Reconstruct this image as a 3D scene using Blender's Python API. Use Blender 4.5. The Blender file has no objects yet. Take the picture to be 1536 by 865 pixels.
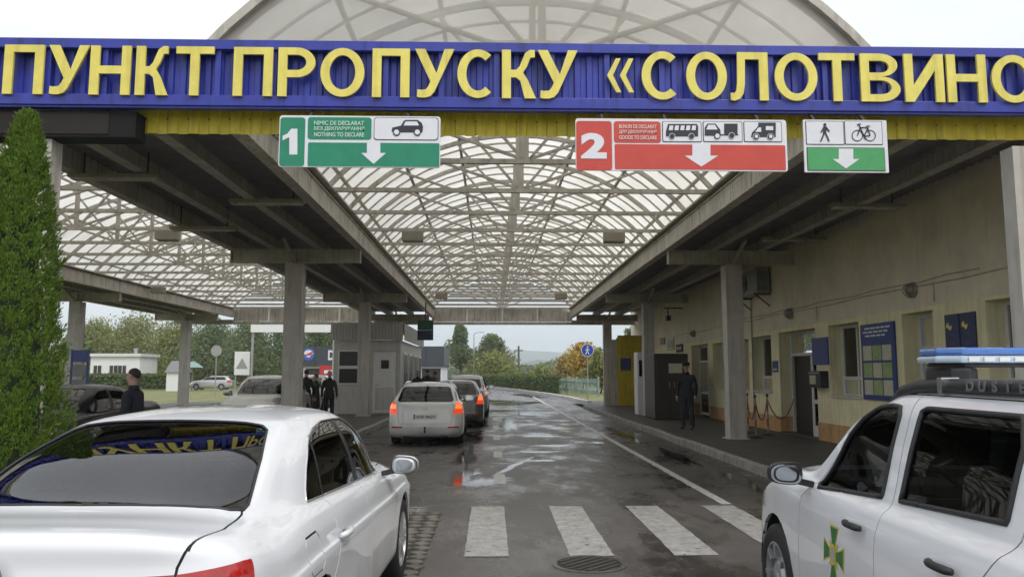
import bpy, bmesh, math, random
from mathutils import Vector, Matrix, noise as mnoise
random.seed(7)
S = bpy.context.scene
COL = S.collection
R = math.radians
# ---------------------------------------------------------------- camera
F = 1180.0; EYE = 1.66; PITCH = math.atan(128/F); YAW = math.atan(30/F)
cam_d = bpy.data.cameras.new('camera'); cam = bpy.data.objects.new('camera', cam_d); COL.objects.link(cam)
cam_d.sensor_width = 36; cam_d.lens = 36*F/1536; cam_d.clip_end = 20000; cam_d.clip_start = 0.05
cam.location = (0, 0, EYE); cam.rotation_euler = (math.pi/2+PITCH, 0, -YAW)
S.camera = cam
# ---------------------------------------------------------------- sky, sun, exposure (overcast noon)
SUN_EL, SUN_AZ = R(52), R(150)
W = bpy.data.worlds.new('World'); S.world = W; W.use_nodes = True
nt = W.node_tree; nt.nodes.clear()
sky = nt.nodes.new('ShaderNodeTexSky'); sky.sky_type = 'NISHITA'; sky.sun_disc = False
sky.sun_elevation = SUN_EL; sky.sun_rotation = SUN_AZ; sky.dust_density = 6; sky.air_density = 1.0; sky.ozone_density = 1.0
# a closed cloud layer: the blue of the sky is washed out to the grey-white of cloud
tc = nt.nodes.new('ShaderNodeTexCoord'); nz = nt.nodes.new('ShaderNodeTexNoise'); nz.inputs['Scale'].default_value = 2.2
nz.inputs['Detail'].default_value = 5
mpn = nt.nodes.new('ShaderNodeMapping'); mpn.inputs['Scale'].default_value = (1, 1, 3.0)
nt.links.new(tc.outputs['Generated'], mpn.inputs[0]); nt.links.new(mpn.outputs[0], nz.inputs['Vector'])
rp = nt.nodes.new('ShaderNodeValToRGB'); rp.color_ramp.elements[0].position = .3; rp.color_ramp.elements[1].position = .72
rp.color_ramp.elements[0].color = (11.0, 11.6, 12.6, 1); rp.color_ramp.elements[1].color = (14.2, 14.4, 14.9, 1)
nt.links.new(nz.outputs['Fac'], rp.inputs[0])
mixs = nt.nodes.new('ShaderNodeMixRGB'); mixs.inputs[0].default_value = .88
nt.links.new(sky.outputs[0], mixs.inputs[1]); nt.links.new(rp.outputs[0], mixs.inputs[2])
bg = nt.nodes.new('ShaderNodeBackground'); bg.inputs['Strength'].default_value = 0.07
out = nt.nodes.new('ShaderNodeOutputWorld')
nt.links.new(mixs.outputs[0], bg.inputs[0]); nt.links.new(bg.outputs[0], out.inputs[0])
sun_d = bpy.data.lights.new('sun', 'SUN'); sun = bpy.data.objects.new('sun', sun_d); COL.objects.link(sun)
sun_d.energy = 1.3; sun_d.angle = R(25); sun_d.color = (1, .97, .93)
sd = Vector((math.sin(SUN_AZ)*math.cos(SUN_EL), math.cos(SUN_AZ)*math.cos(SUN_EL), math.sin(SUN_EL)))
sun.rotation_euler = sd.to_track_quat('Z', 'Y').to_euler(); sun.location = (0, -20, 40)
S.view_settings.view_transform = 'Standard'; S.view_settings.look = 'None'
S.view_settings.gamma = 1; S.view_settings.use_curve_mapping = False
S.view_settings.exposure = 0.45
S.render.engine = 'CYCLES'
S.cycles.max_bounces = 10; S.cycles.diffuse_bounces = 4; S.cycles.glossy_bounces = 4
S.cycles.transmission_bounces = 8; S.cycles.transparent_max_bounces = 14; S.cycles.volume_bounces = 1
S.cycles.caustics_reflective = False; S.cycles.caustics_refractive = False; S.cycles.blur_glossy = 0.4
S.cycles.sample_clamp_indirect = 6
try:
    S.cycles.use_denoising = True; S.cycles.denoiser = 'OPENIMAGEDENOISE'
    S.cycles.denoising_input_passes = 'RGB_ALBEDO_NORMAL'
except Exception: pass

def at(px, py, D):
    """world point at distance D down the road seen at picture point (px, py)"""
    r = (px-768)/F; u = (432.5-py)/F
    fw = math.cos(PITCH)-u*math.sin(PITCH); up = math.sin(PITCH)+u*math.cos(PITCH)
    X = r*math.cos(YAW)+fw*math.sin(YAW); Y = fw*math.cos(YAW)-r*math.sin(YAW)
    k = D/Y
    return Vector((X*k, D, EYE+up*k))

# ---------------------------------------------------------------- materials
MATS = {}
def node_mat(name):
    m = bpy.data.materials.new(name); m.use_nodes = True; MATS[name] = m
    t = m.node_tree; return m, t, t.nodes['Principled BSDF']
def pm(name, col, rough=.6, metal=0, var=.12, scale=6, bump=0, bscale=60, coat=0, spec=.5, emit=None, estr=0, pos=False, streak=0, rvar=.0):
    """a plain procedural surface: colour with soft uneven tone, optional fine relief, optional rain streaks"""
    m, t, b = node_mat(name); N = t.nodes; L = t.links
    b.inputs['Roughness'].default_value = rough; b.inputs['Metallic'].default_value = metal
    b.inputs['Coat Weight'].default_value = coat; b.inputs['Coat Roughness'].default_value = .04
    b.inputs['Specular IOR Level'].default_value = spec
    if pos:
        g = N.new('ShaderNodeNewGeometry'); vec = g.outputs['Position']
    else:
        g = N.new('ShaderNodeTexCoord'); vec = g.outputs['Object']
    n = N.new('ShaderNodeTexNoise'); n.inputs['Scale'].default_value = scale; n.inputs['Detail'].default_value = 6; n.inputs['Roughness'].default_value = .65
    L.new(vec, n.inputs['Vector'])
    r = N.new('ShaderNodeValToRGB'); e = r.color_ramp.elements
    e[0].position = .3; e[1].position = .7
    e[0].color = tuple(c*(1-var) for c in col)+(1,); e[1].color = tuple(min(1, c*(1+var)) for c in col)+(1,)
    L.new(n.outputs['Fac'], r.inputs[0]); cur = r.outputs[0]
    if streak:
        mp = N.new('ShaderNodeMapping'); mp.inputs['Scale'].default_value = (9, 9, .7); L.new(vec, mp.inputs[0])
        n2 = N.new('ShaderNodeTexNoise'); n2.inputs['Scale'].default_value = 1.3; n2.inputs['Detail'].default_value = 7; L.new(mp.outputs[0], n2.inputs['Vector'])
        r2 = N.new('ShaderNodeValToRGB'); r2.color_ramp.elements[0].position = .5; r2.color_ramp.elements[1].position = .75
        r2.color_ramp.elements[0].color = (1, 1, 1, 1); r2.color_ramp.elements[1].color = (1-streak, 1-streak*1.05, 1-streak*1.15, 1)
        L.new(n2.outputs['Fac'], r2.inputs[0])
        mx = N.new('ShaderNodeMixRGB'); mx.blend_type = 'MULTIPLY'; mx.inputs[0].default_value = 1
        L.new(cur, mx.inputs[1]); L.new(r2.outputs[0], mx.inputs[2]); cur = mx.outputs[0]
    L.new(cur, b.inputs['Base Color'])
    if rvar:
        mr = N.new('ShaderNodeMapRange'); mr.inputs[3].default_value = max(0, rough-rvar); mr.inputs[4].default_value = min(1, rough+rvar)
        L.new(n.outputs['Fac'], mr.inputs[0]); L.new(mr.outputs[0], b.inputs['Roughness'])
    if bump:
        n3 = N.new('ShaderNodeTexNoise'); n3.inputs['Scale'].default_value = bscale; n3.inputs['Detail'].default_value = 4; L.new(vec, n3.inputs['Vector'])
        bp = N.new('ShaderNodeBump'); bp.inputs['Strength'].default_value = bump; bp.inputs['Distance'].default_value = .01
        L.new(n3.outputs['Fac'], bp.inputs['Height']); L.new(bp.outputs[0], b.inputs['Normal'])
    if emit:
        b.inputs['Emission Color'].default_value = emit+(1,); b.inputs['Emission Strength'].default_value = estr
    return m
def glass_mat(name, tint, refl=1.0, rough=.0, drops=0, ior=1.6):
    """thin pane: tinted see-through plus mirror by angle"""
    m = bpy.data.materials.new(name); m.use_nodes = True; t = m.node_tree; t.nodes.clear(); N = t.nodes; L = t.links; MATS[name] = m
    tr = N.new('ShaderNodeBsdfTransparent'); tr.inputs[0].default_value = tint+(1,)
    gl = N.new('ShaderNodeBsdfGlossy'); gl.inputs['Roughness'].default_value = rough; gl.inputs['Color'].default_value = (refl, refl, refl, 1)
    fr = N.new('ShaderNodeFresnel'); fr.inputs['IOR'].default_value = ior
    mx = N.new('ShaderNodeMixShader'); o = N.new('ShaderNodeOutputMaterial')
    g = N.new('ShaderNodeTexCoord')
    if drops:
        v = N.new('ShaderNodeTexVoronoi'); v.inputs['Scale'].default_value = drops; L.new(g.outputs['Object'], v.inputs['Vector'])
        r = N.new('ShaderNodeValToRGB'); r.color_ramp.elements[0].position = .0; r.color_ramp.elements[1].position = .16
        r.color_ramp.elements[0].color = (1, 1, 1, 1); r.color_ramp.elements[1].color = (0, 0, 0, 1)
        L.new(v.outputs['Distance'], r.inputs[0])
        bp = N.new('ShaderNodeBump'); bp.inputs['Strength'].default_value = .35; bp.inputs['Distance'].default_value = .004
        L.new(r.outputs[0], bp.inputs['Height']); L.new(bp.outputs[0], gl.inputs['Normal'])
    L.new(fr.outputs[0], mx.inputs[0]); L.new(tr.outputs[0], mx.inputs[1]); L.new(gl.outputs[0], mx.inputs[2]); L.new(mx.outputs[0], o.inputs[0])
    return m

# ---------------------------------------------------------------- mesh helpers
class G:
    """collects shapes for one mesh"""
    def __init__(s): s.v = []; s.f = []
    def add(s, vs, fs):
        o = len(s.v); s.v += [tuple(v) for v in vs]; s.f += [tuple(i+o for i in f) for f in fs]; return s
    def box(s, x0, x1, y0, y1, z0, z1, M=None):
        vs = [(x0,y0,z0),(x1,y0,z0),(x1,y1,z0),(x0,y1,z0),(x0,y0,z1),(x1,y0,z1),(x1,y1,z1),(x0,y1,z1)]
        if M: vs = [M @ Vector(v) for v in vs]
        return s.add(vs, [(3,2,1,0),(4,5,6,7),(0,1,5,4),(1,2,6,5),(2,3,7,6),(3,0,4,7)])
    def bar(s, a, b, w, h, up=(0,0,1)):
        """rectangular bar from a to b, w across, h along up"""
        a = Vector(a); b = Vector(b); d = (b-a).normalized(); up = Vector(up)
        sx = d.cross(up)
        if sx.length < 1e-4: sx = d.cross(Vector((1,0,0)))
        sx.normalize(); uu = sx.cross(d).normalized()
        vs = []
        for p in (a, b):
            for i, j in ((-1,-1),(1,-1),(1,1),(-1,1)): vs.append(p+sx*(w/2*i)+uu*(h/2*j))
        return s.add(vs, [(0,1,2,3),(7,6,5,4),(0,4,5,1),(1,5,6,2),(2,6,7,3),(3,7,4,0)])
    def tube(s, pts, rad, n=8, caps=True, closed=False):
        pts = [Vector(p) for p in pts]; k = len(pts); o = len(s.v)
        rs = rad if isinstance(rad, (list, tuple)) else [rad]*k
        prev = None
        for i, p in enumerate(pts):
            if closed: d = pts[(i+1) % k]-pts[i-1]
            else: d = pts[min(i+1, k-1)]-pts[max(i-1, 0)]
            if d.length < 1e-9: d = Vector((0,0,1))
            d.normalize()
            a = prev if prev is not None else (Vector((0,0,1)) if abs(d.z) < .9 else Vector((1,0,0)))
            x = (a - d*a.dot(d))
            if x.length < 1e-6: x = d.orthogonal()
            x.normalize(); y = d.cross(x); prev = x
            for j in range(n):
                t = 2*math.pi*j/n; s.v.append(tuple(p+(x*math.cos(t)+y*math.sin(t))*rs[i]))
        rng = k if closed else k-1
        for i in range(rng):
            i2 = (i+1) % k
            for j in range(n): s.f.append((o+i*n+j, o+i*n+(j+1) % n, o+i2*n+(j+1) % n, o+i2*n+j))
        if caps and not closed:
            s.f.append(tuple(o+j for j in reversed(range(n)))); s.f.append(tuple(o+(k-1)*n+j for j in range(n)))
        return s
    def lathe(s, prof, n=24, M=None, closed=False):
        """profile of (radius, height) about Z"""
        o = len(s.v); k = len(prof)
        for r, z in prof:
            for j in range(n):
                t = 2*math.pi*j/n; v = Vector((r*math.cos(t), r*math.sin(t), z)); s.v.append(tuple(M @ v if M else v))
        for i in range(k if closed else k-1):
            i2 = (i+1) % k
            for j in range(n): s.f.append((o+i*n+j, o+i*n+(j+1) % n, o+i2*n+(j+1) % n, o+i2*n+j))
        if not closed:
            if prof[0][0] > 1e-6: s.f.append(tuple(o+j for j in reversed(range(n))))
            if prof[-1][0] > 1e-6: s.f.append(tuple(o+(k-1)*n+j for j in range(n)))
        return s
    def prism(s, poly, d0, d1, fn):
        """2D polygon extruded; fn(u, v, d) -> 3D"""
        n = len(poly); vs = [fn(u, v, d0) for u, v in poly]+[fn(u, v, d1) for u, v in poly]
        return s.add(vs, [tuple(range(n)), tuple(reversed(range(n, 2*n)))]+[(i, i+n, (i+1) % n+n, (i+1) % n) for i in range(n)])
    def ob(s, name, mat, parent=None, smooth=False, bevel=0, fix=True, loc=None):
        me = bpy.data.meshes.new(name); me.from_pydata(s.v, [], s.f)
        if fix or bevel:
            bm = bmesh.new(); bm.from_mesh(me)
            if fix: bmesh.ops.recalc_face_normals(bm, faces=bm.faces)
            if bevel:
                ed = [e for e in bm.edges if len(e.link_faces) == 2 and e.calc_face_angle(0) > R(35)]
                bmesh.ops.bevel(bm, geom=ed, offset=bevel, segments=2, profile=.6, affect='EDGES', clamp_overlap=True)
            bm.to_mesh(me); bm.free()
        return mo(name, me, mat, parent, smooth, loc)
def mo(name, me, mat, parent=None, smooth=False, loc=None):
    o = bpy.data.objects.new(name, me); COL.objects.link(o)
    if mat is not None and not me.materials: me.materials.append(MATS[mat] if isinstance(mat, str) else mat)
    if smooth:
        for p in me.polygons: p.use_smooth = True
        if smooth != True:
            try: me.set_sharp_from_angle(angle=R(smooth))
            except Exception: pass
    if parent is not None: o.parent = parent
    if loc is not None: o.location = loc
    return o
def tag(o, label=None, cat=None, group=None, kind=None):
    if label: o['label'] = label
    if cat: o['category'] = cat
    if group: o['group'] = group
    if kind: o['kind'] = kind
    return o
def empty(name, loc=(0,0,0), rz=0, label=None, cat=None, group=None):
    o = bpy.data.objects.new(name, None); COL.objects.link(o); o.location = loc; o.rotation_euler = (0,0,rz)
    o.empty_display_size = .1
    return tag(o, label, cat, group)
def copy_tree(o, parent=None, name=None):
    c = o.copy(); COL.objects.link(c); c.parent = parent
    if name: c.name = name
    for ch in list(o.children): copy_tree(ch, c)
    return c
def text_mesh(txt, name, size=1, bold=0.0, depth=0.0, align='CENTER', spacing=1):
    """lettering as a mesh in the XY plane"""
    cu = bpy.data.curves.new(name, 'FONT'); cu.body = txt; cu.size = size; cu.offset = bold; cu.extrude = depth
    cu.align_x = align; cu.align_y = 'CENTER'; cu.resolution_u = 4; cu.space_character = spacing
    to = bpy.data.objects.new(name, cu); COL.objects.link(to)
    dg = bpy.context.evaluated_depsgraph_get(); dg.update()
    me = bpy.data.meshes.new_from_object(to.evaluated_get(dg))
    bpy.data.objects.remove(to); bpy.data.curves.remove(cu)
    me.name = name
    return me
def fit_mesh(me, x0, x1, z0, z1, y, back=False):
    """lay flat lettering upright in the XZ plane facing -Y, filling the box"""
    xs = [v.co.x for v in me.vertices]; ys = [v.co.y for v in me.vertices]
    a, b, c, d = min(xs), max(xs), min(ys), max(ys)
    for v in me.vertices:
        X = x0+(v.co.x-a)/(b-a)*(x1-x0); Z = z0+(v.co.y-c)/(d-c)*(z1-z0)
        v.co = (X, y-v.co.z, Z)
    return me
# ================================================================ materials of the place
def road_mat():
    m, t, b = node_mat('wet_asphalt'); N = t.nodes; L = t.links
    g = N.new('ShaderNodeNewGeometry'); pos = g.outputs['Position']
    def noise(sc, det=6, ro=.6, src=None):
        n = N.new('ShaderNodeTexNoise'); n.inputs['Scale'].default_value = sc; n.inputs['Detail'].default_value = det; n.inputs['Roughness'].default_value = ro
        L.new(src or pos, n.inputs['Vector']); return n.outputs['Fac']
    def ramp(src, p0, c0, p1, c1):
        r = N.new('ShaderNodeValToRGB'); e = r.color_ramp.elements; e[0].position = p0; e[1].position = p1
        e[0].color = (c0 if isinstance(c0, tuple) else (c0,)*3)+(1,); e[1].color = (c1 if isinstance(c1, tuple) else (c1,)*3)+(1,)
        L.new(src, r.inputs[0]); return r.outputs[0]
    def mix(f, a, c, bt='MIX'):
        x = N.new('ShaderNodeMixRGB'); x.blend_type = bt
        if isinstance(f, float): x.inputs[0].default_value = f
        else: L.new(f, x.inputs[0])
        L.new(a, x.inputs[1]); L.new(c, x.inputs[2]); return x.outputs[0]
    big = ramp(noise(.55, 8, .62), .35, (.066, .060, .056), .66, (.112, .101, .092))
    grain = ramp(noise(150, 3), .3, .72, .7, 1.25)
    col = mix(1.0, big, grain, 'MULTIPLY')
    # cracks in the old surface, only here and there
    wn = N.new('ShaderNodeTexNoise'); wn.inputs['Scale'].default_value = 1.7; wn.inputs['Detail'].default_value = 5; L.new(pos, wn.inputs['Vector'])
    wa = N.new('ShaderNodeVectorMath'); wa.operation = 'MULTIPLY_ADD'; wa.inputs[1].default_value = (1.1,1.1,0); L.new(wn.outputs['Color'], wa.inputs[0]); L.new(pos, wa.inputs[2])
    vo = N.new('ShaderNodeTexVoronoi'); vo.feature = 'DISTANCE_TO_EDGE'; vo.inputs['Scale'].default_value = .42; L.new(wa.outputs[0], vo.inputs['Vector'])
    crack = ramp(vo.outputs['Distance'], .002, .35, .009, 1.0); keep = ramp(noise(.3, 3), .46, 0.0, .56, 1.0)
    one = N.new('ShaderNodeRGB'); one.outputs[0].default_value = (1,1,1,1)
    col = mix(1.0, col, mix(keep, one.outputs[0], crack), 'MULTIPLY')
    # wetness: long patches along the lane
    mp = N.new('ShaderNodeMapping'); mp.inputs['Scale'].default_value = (.85, .42, 1); mp.inputs['Location'].default_value = (3.3, 1.7, 0); L.new(pos, mp.inputs[0])
    wet = ramp(noise(1.15, 9, .66, mp.outputs[0]), .46, 0.0, .61, 1.0)
    dark = N.new('ShaderNodeRGB'); dark.outputs[0].default_value = (.58, .56, .55, 1)
    dcol = mix(1.0, col, dark.outputs[0], 'MULTIPLY')
    L.new(mix(wet, col, dcol), b.inputs['Base Color'])
    rg = N.new('ShaderNodeMapRange'); L.new(wet, rg.inputs[0]); rg.inputs[3].default_value = .46; rg.inputs[4].default_value = .16
    L.new(rg.outputs[0], b.inputs['Roughness'])
    b.inputs['Specular IOR Level'].default_value = .55
    bp = N.new('ShaderNodeBump'); bp.inputs['Strength'].default_value = .55; bp.inputs['Distance'].default_value = .006
    inv = N.new('ShaderNodeMapRange'); L.new(wet, inv.inputs[0]); inv.inputs[3].default_value = .7; inv.inputs[4].default_value = .12
    L.new(inv.outputs[0], bp.inputs['Strength'])
    L.new(noise(110, 4), bp.inputs['Height']); L.new(bp.outputs[0], b.inputs['Normal'])
road_mat()
pm('pavement', (.075, .068, .062), .55, var=.3, scale=1.6, bump=.3, bscale=90, pos=True, rvar=.2)
pm('kerbstone', (.30, .285, .26), .7, var=.35, scale=5, bump=.5, bscale=40, streak=.45, pos=True)
pm('paint_white', (.33, .32, .305), .5, var=.34, scale=7, bump=.25, bscale=120, pos=True, streak=.25)
pm('paint_line', (.52, .51, .49), .45, var=.2, scale=7, bump=.2, bscale=120, pos=True)
pm('kerb_pale', (.50, .49, .46), .7, var=.25, scale=4, streak=.3, pos=True)
pm('paint_worn', (.26, .25, .235), .45, var=.4, scale=5, bump=.25, bscale=120, pos=True)
for nm, lim in (('paint_white', .34), ('paint_line', .34), ('paint_worn', .44)):   # paint worn through to the asphalt
    t = MATS[nm].node_tree; b = t.nodes['Principled BSDF']; g = t.nodes.new('ShaderNodeNewGeometry'); n = t.nodes.new('ShaderNodeTexNoise'); n.inputs['Scale'].default_value = 11; n.inputs['Detail'].default_value = 9; n.inputs['Roughness'].default_value = .75; t.links.new(g.outputs['Position'], n.inputs['Vector'])
    mr = t.nodes.new('ShaderNodeMapRange'); mr.inputs[1].default_value = lim; mr.inputs[2].default_value = lim+.09; t.links.new(n.outputs['Fac'], mr.inputs[0]); tr = t.nodes.new('ShaderNodeBsdfTransparent'); mx = t.nodes.new('ShaderNodeMixShader')
    t.links.new(mr.outputs[0], mx.inputs[0]); t.links.new(tr.outputs[0], mx.inputs[1]); t.links.new(b.outputs[0], mx.inputs[2]); t.links.new(mx.outputs[0], t.nodes['Material Output'].inputs[0])
pm('grass', (.17, .175, .06), .9, var=.5, scale=.8, bump=.6, bscale=14, pos=True)
pm('hill_wood', (.045, .06, .03), .95, var=.5, scale=.02, bump=0, pos=True)
pm('paver', (.13, .118, .10), .5, var=.35, scale=4, bump=.4, bscale=60, pos=True)
pm('joint_dirt', (.03, .028, .022), .7, var=.4, scale=12, pos=True)
pm('iron', (.06, .055, .05), .5, .6, var=.3, scale=14, bump=.3)
m, t, b = node_mat('water'); b.inputs['Base Color'].default_value = (.012, .012, .012, 1); b.inputs['Roughness'].default_value = .06; b.inputs['IOR'].default_value = 1.5
b.inputs['Specular IOR Level'].default_value = 1.0
n = t.nodes.new('ShaderNodeTexNoise'); n.inputs['Scale'].default_value = 7; g = t.nodes.new('ShaderNodeNewGeometry'); t.links.new(g.outputs['Position'], n.inputs['Vector'])
bp = t.nodes.new('ShaderNodeBump'); bp.inputs['Strength'].default_value = .15; bp.inputs['Distance'].default_value = .01
t.links.new(n.outputs['Fac'], bp.inputs['Height']); t.links.new(bp.outputs[0], b.inputs['Normal'])
# the water film thins out to nothing at a puddle's rim
at_ = t.nodes.new('ShaderNodeAttribute'); at_.attribute_name = 'film'; n2 = t.nodes.new('ShaderNodeTexNoise'); n2.inputs['Scale'].default_value = 9; n2.inputs['Detail'].default_value = 6; t.links.new(g.outputs['Position'], n2.inputs['Vector'])
ad = t.nodes.new('ShaderNodeMath'); ad.operation = 'MULTIPLY_ADD'; ad.inputs[1].default_value = 1.5; t.links.new(at_.outputs['Fac'], ad.inputs[0]); sb = t.nodes.new('ShaderNodeMath'); sb.operation = 'SUBTRACT'; sb.inputs[1].default_value = .62; t.links.new(n2.outputs['Fac'], sb.inputs[0]); sc_ = t.nodes.new('ShaderNodeMath'); sc_.operation = 'MULTIPLY'; sc_.inputs[1].default_value = 2.2; t.links.new(sb.outputs[0], sc_.inputs[0]); t.links.new(sc_.outputs[0], ad.inputs[2])
mr = t.nodes.new('ShaderNodeMapRange'); mr.interpolation_type = 'SMOOTHSTEP'; mr.inputs[1].default_value = -.05; mr.inputs[2].default_value = 1.15; t.links.new(ad.outputs[0], mr.inputs[0])
tr = t.nodes.new('ShaderNodeBsdfTransparent'); mx = t.nodes.new('ShaderNodeMixShader'); t.links.new(mr.outputs[0], mx.inputs[0]); t.links.new(tr.outputs[0], mx.inputs[1]); t.links.new(b.outputs[0], mx.inputs[2]); t.links.new(mx.outputs[0], t.nodes['Material Output'].inputs[0])

# ================================================================ ground, road, kerbs
G().add([(-4000,-300,-.06),(4000,-300,-.06),(4000,4200,-.06),(-4000,4200,-.06)], [(0,1,2,3)]).ob('ground', 'grass').__setitem__('kind', 'structure')
RE = [(4.45,-12),(4.45,8),(4.45,20),(4.45,38.6),(5.3,43),(5.1,52),(4.4,61),(3.1,72),(1.4,85),(-4,108),(-16,140),(-38,180)]
LE = [(-14.6,-12),(-14.6,8),(-14.6,20),(-14.6,38.6),(-13,46),(-10,54),(-9,62),(-9,72),(-10.5,85),(-15,108),(-27,140),(-50,180)]
g = G()
for (a, c), (d, e) in zip(zip(LE, RE), zip(LE[1:], RE[1:])):
    g.add([(a[0],a[1],0),(c[0],c[1],0),(e[0],e[1],0),(d[0],d[1],0)], [(0,1,2,3)])
road = g.ob('road', 'wet_asphalt'); road['kind'] = 'structure'
# crossing stripes, lane dashes, edge line: paint 4 mm above the asphalt
def paint(name, x0, x1, y0, y1, mat='paint_white', seed=0):
    rnd = random.Random(seed); n = max(2, int((y1-y0)/.12)); gg = G(); vs = []
    for i in range(n+1):
        y = y0+(y1-y0)*i/n; e = .006
        vs += [(x0+rnd.uniform(-e,e), y, .004), (x1+rnd.uniform(-e,e), y, .004)]
    gg.add(vs, [(2*i, 2*i+1, 2*i+3, 2*i+2) for i in range(n)])
    return gg.ob(name, mat, road)
for k in range(-1, 5): paint('crossing_stripe', -1.22+.97*k, -.81+.97*k, 7.42, 10.15, 'paint_white' if 0 < k < 5 else 'paint_worn', k)
for k in range(0, 6): paint('crossing_stripe', -1.6+.95*k, -1.15+.95*k, 38.9, 41.6, 'paint_worn', 20+k)
for k, yc in enumerate((12.75, 16.6, 20.8, 25.1, 29.5, 33.9)): paint('lane_dash', .04, .22, yc-.6, yc+.6, 'paint_line', 40+k)
paint('edge_line', 2.95, 3.08, 10.25, 58, 'paint_line', 60)
def stone_row(name, pts, w, h, step, parent, z0=-.03, mat='kerbstone'):
    """kerb of separate stones along a polyline"""
    P = [Vector((x, y, 0)) for x, y in pts]; k = 0
    for a, c in zip(P, P[1:]):
        L = (c-a).length; n = max(1, round(L/step)); d = (c-a)/n
        for i in range(n):
            p = a+d*i; q = a+d*(i+1)-(c-a).normalized()*.012
            rr = random.Random(k*7+int(p.x*10)); dz = rr.uniform(-.012, .012); dx = rr.uniform(-.012, .012)
            g = G().bar((p.x+dx, p.y, (z0+h)/2+dz), (q.x+dx, q.y, (z0+h)/2+dz+rr.uniform(-.006,.006)), w, h-z0)
            g.ob('kerb_stone', mat, parent, bevel=.018); k += 1
# right pavement
pav = G().add([(4.55,-6,.14),(7.7,-6,.14),(7.7,45,.14),(4.55,45,.14)], [(0,1,2,3)]).ob('pavement', 'pavement'); pav['kind'] = 'structure'
stone_row('k', [(4.5,2),(4.5,38.4)], .15, .15, 1.0, pav)
stone_row('k', [(4.5,38.45),(5.6,42.5),(7.6,45)], .15, .15, 1.0, pav)
# left island under the booth, front planter island
isl = G().add([(-6.0,16.6,.14),(-3.6,16.6,.14),(-3.6,42,.14),(-6.0,42,.14)], [(0,1,2,3)]).ob('island_pavement', 'pavement'); isl['kind'] = 'structure'
stone_row('k', [(-3.55,16.5),(-3.55,42)], .15, .15, 1.0, isl); stone_row('k', [(-6.05,16.5),(-6.05,42)], .15, .15, 1.5, isl); stone_row('k', [(-6.1,16.45),(-3.5,16.45)], .15, .15, 1.0, isl)
pl = G().add([(-6.4,4.9,.12),(-3.4,4.9,.12),(-3.4,9.6,.12),(-6.4,9.6,.12)], [(0,1,2,3)]).ob('planter_lawn', 'grass'); pl['kind'] = 'structure'
stone_row('k', [(-3.35,4.8),(-3.35,9.7)], .15, .15, 1.0, pl); stone_row('k', [(-6.45,9.7),(-3.35,9.7)], .15, .15, 1.0, pl)
isl3 = G().add([(-17,6,.14),(-14.6,6,.14),(-14.6,44,.14),(-17,44,.14)], [(0,1,2,3)]).ob('far_island_pavement', 'pavement'); isl3['kind'] = 'structure'
stone_row('k', [(-14.6,14),(-14.6,44)], .15, .15, 2.0, isl3)
# kerb of the bend beyond the canopy
far = empty('bend_kerb', (0,0,0)); far['kind'] = 'structure'
stone_row('k', RE[4:10], .26, .2, 2.0, far, mat='kerb_pale')
# pavers in the worn strip beside the sedan, joints sunk between them
strip = G().add([(-1.14,6.0,.005),(-.6,6.0,.005),(-.6,9.75,.005),(-1.14,9.75,.005)], [(0,1,2,3)]).ob('paver_bed', 'joint_dirt', road)
rr = random.Random(3); base_me = None
for iy in range(20):
    for ix in range(3):
        cx = -1.05+ix*.18+(iy % 2)*.03; cy = 6.1+iy*.185
        o = G().box(-.078,.078,-.078,.078,-.02,.012).ob('paver', 'paver', strip, bevel=.014) if base_me is None else mo('paver', base_me, None, strip)
        base_me = o.data; o.location = (cx+rr.uniform(-.012,.012), cy+rr.uniform(-.012,.012), .004+rr.uniform(-.004,.004)); o.rotation_euler = (rr.uniform(-.03,.03), rr.uniform(-.03,.03), .78+rr.uniform(-.06,.06)); o.scale = (.82,.82,1)
# manhole cover
mh = empty('manhole_cover', (.86, 7.12, 0), label='round iron manhole cover set in the asphalt in front of the crossing', cat='manhole cover')
G().lathe([(.33,-.02),(.33,.006),(.285,.007),(.285,-.02)], 40).ob('ring', 'wet_asphalt', mh)
G().lathe([(.28,-.02),(.28,.005)], 40).ob('lid', 'joint_dirt', mh)
for k in range(-3, 4):
    h = math.sqrt(max(.01, .265**2-(k*.075)**2))
    G().bar((-h*.7+k*.053, -h*.7-k*.053, .007), (h*.7+k*.053, h*.7-k*.053, .007), .03, .01).ob('ridge', 'iron', mh)
# puddles
def puddle(cx, cy, rx, ry, seed, ang=0):
    rnd = random.Random(seed); n = 40; vs = [(cx, cy, .0025)]; rx *= 1.35; ry *= 1.35; zp = .0012+.0001*seed; vs = [(cx, cy, zp)]
    ph = [rnd.uniform(0, 6.28) for _ in range(5)]
    for i in range(n):
        t = 2*math.pi*i/n; k = 1+.22*math.sin(2*t+ph[0])+.16*math.sin(3*t+ph[1])+.12*math.sin(5*t+ph[2])+.09*math.sin(8*t+ph[3])+.06*math.sin(13*t+ph[4])
        x = rx*k*math.cos(t); y = ry*k*math.sin(t)
        for s_ in (.45, 1): vs.append((cx+s_*(x*math.cos(ang)-y*math.sin(ang)), cy+s_*(x*math.sin(ang)+y*math.cos(ang)), zp))
    o = G().add(vs, [(0, 2*i+1, 2*((i+1) % n)+1) for i in range(n)]+[(2*i+1, 2*i+2, 2*((i+1) % n)+2, 2*((i+1) % n)+1) for i in range(n)]).ob('puddle', 'water', fix=False); o['kind'] = 'structure'
    fa = o.data.attributes.new('film', 'FLOAT', 'POINT')
    for i in range(2*n+1): fa.data[i].value = 1.0 if i == 0 else (.85 if i % 2 else 0.0)
    return o
puddle(-.22, 12.35, .46, .6, 1); puddle(-.45, 13.3, .22, .9, 2); puddle(-.52, 16.2, .17, 2.0, 3); puddle(-.5, 20.5, .2, 2.6, 4, .01)
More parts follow.
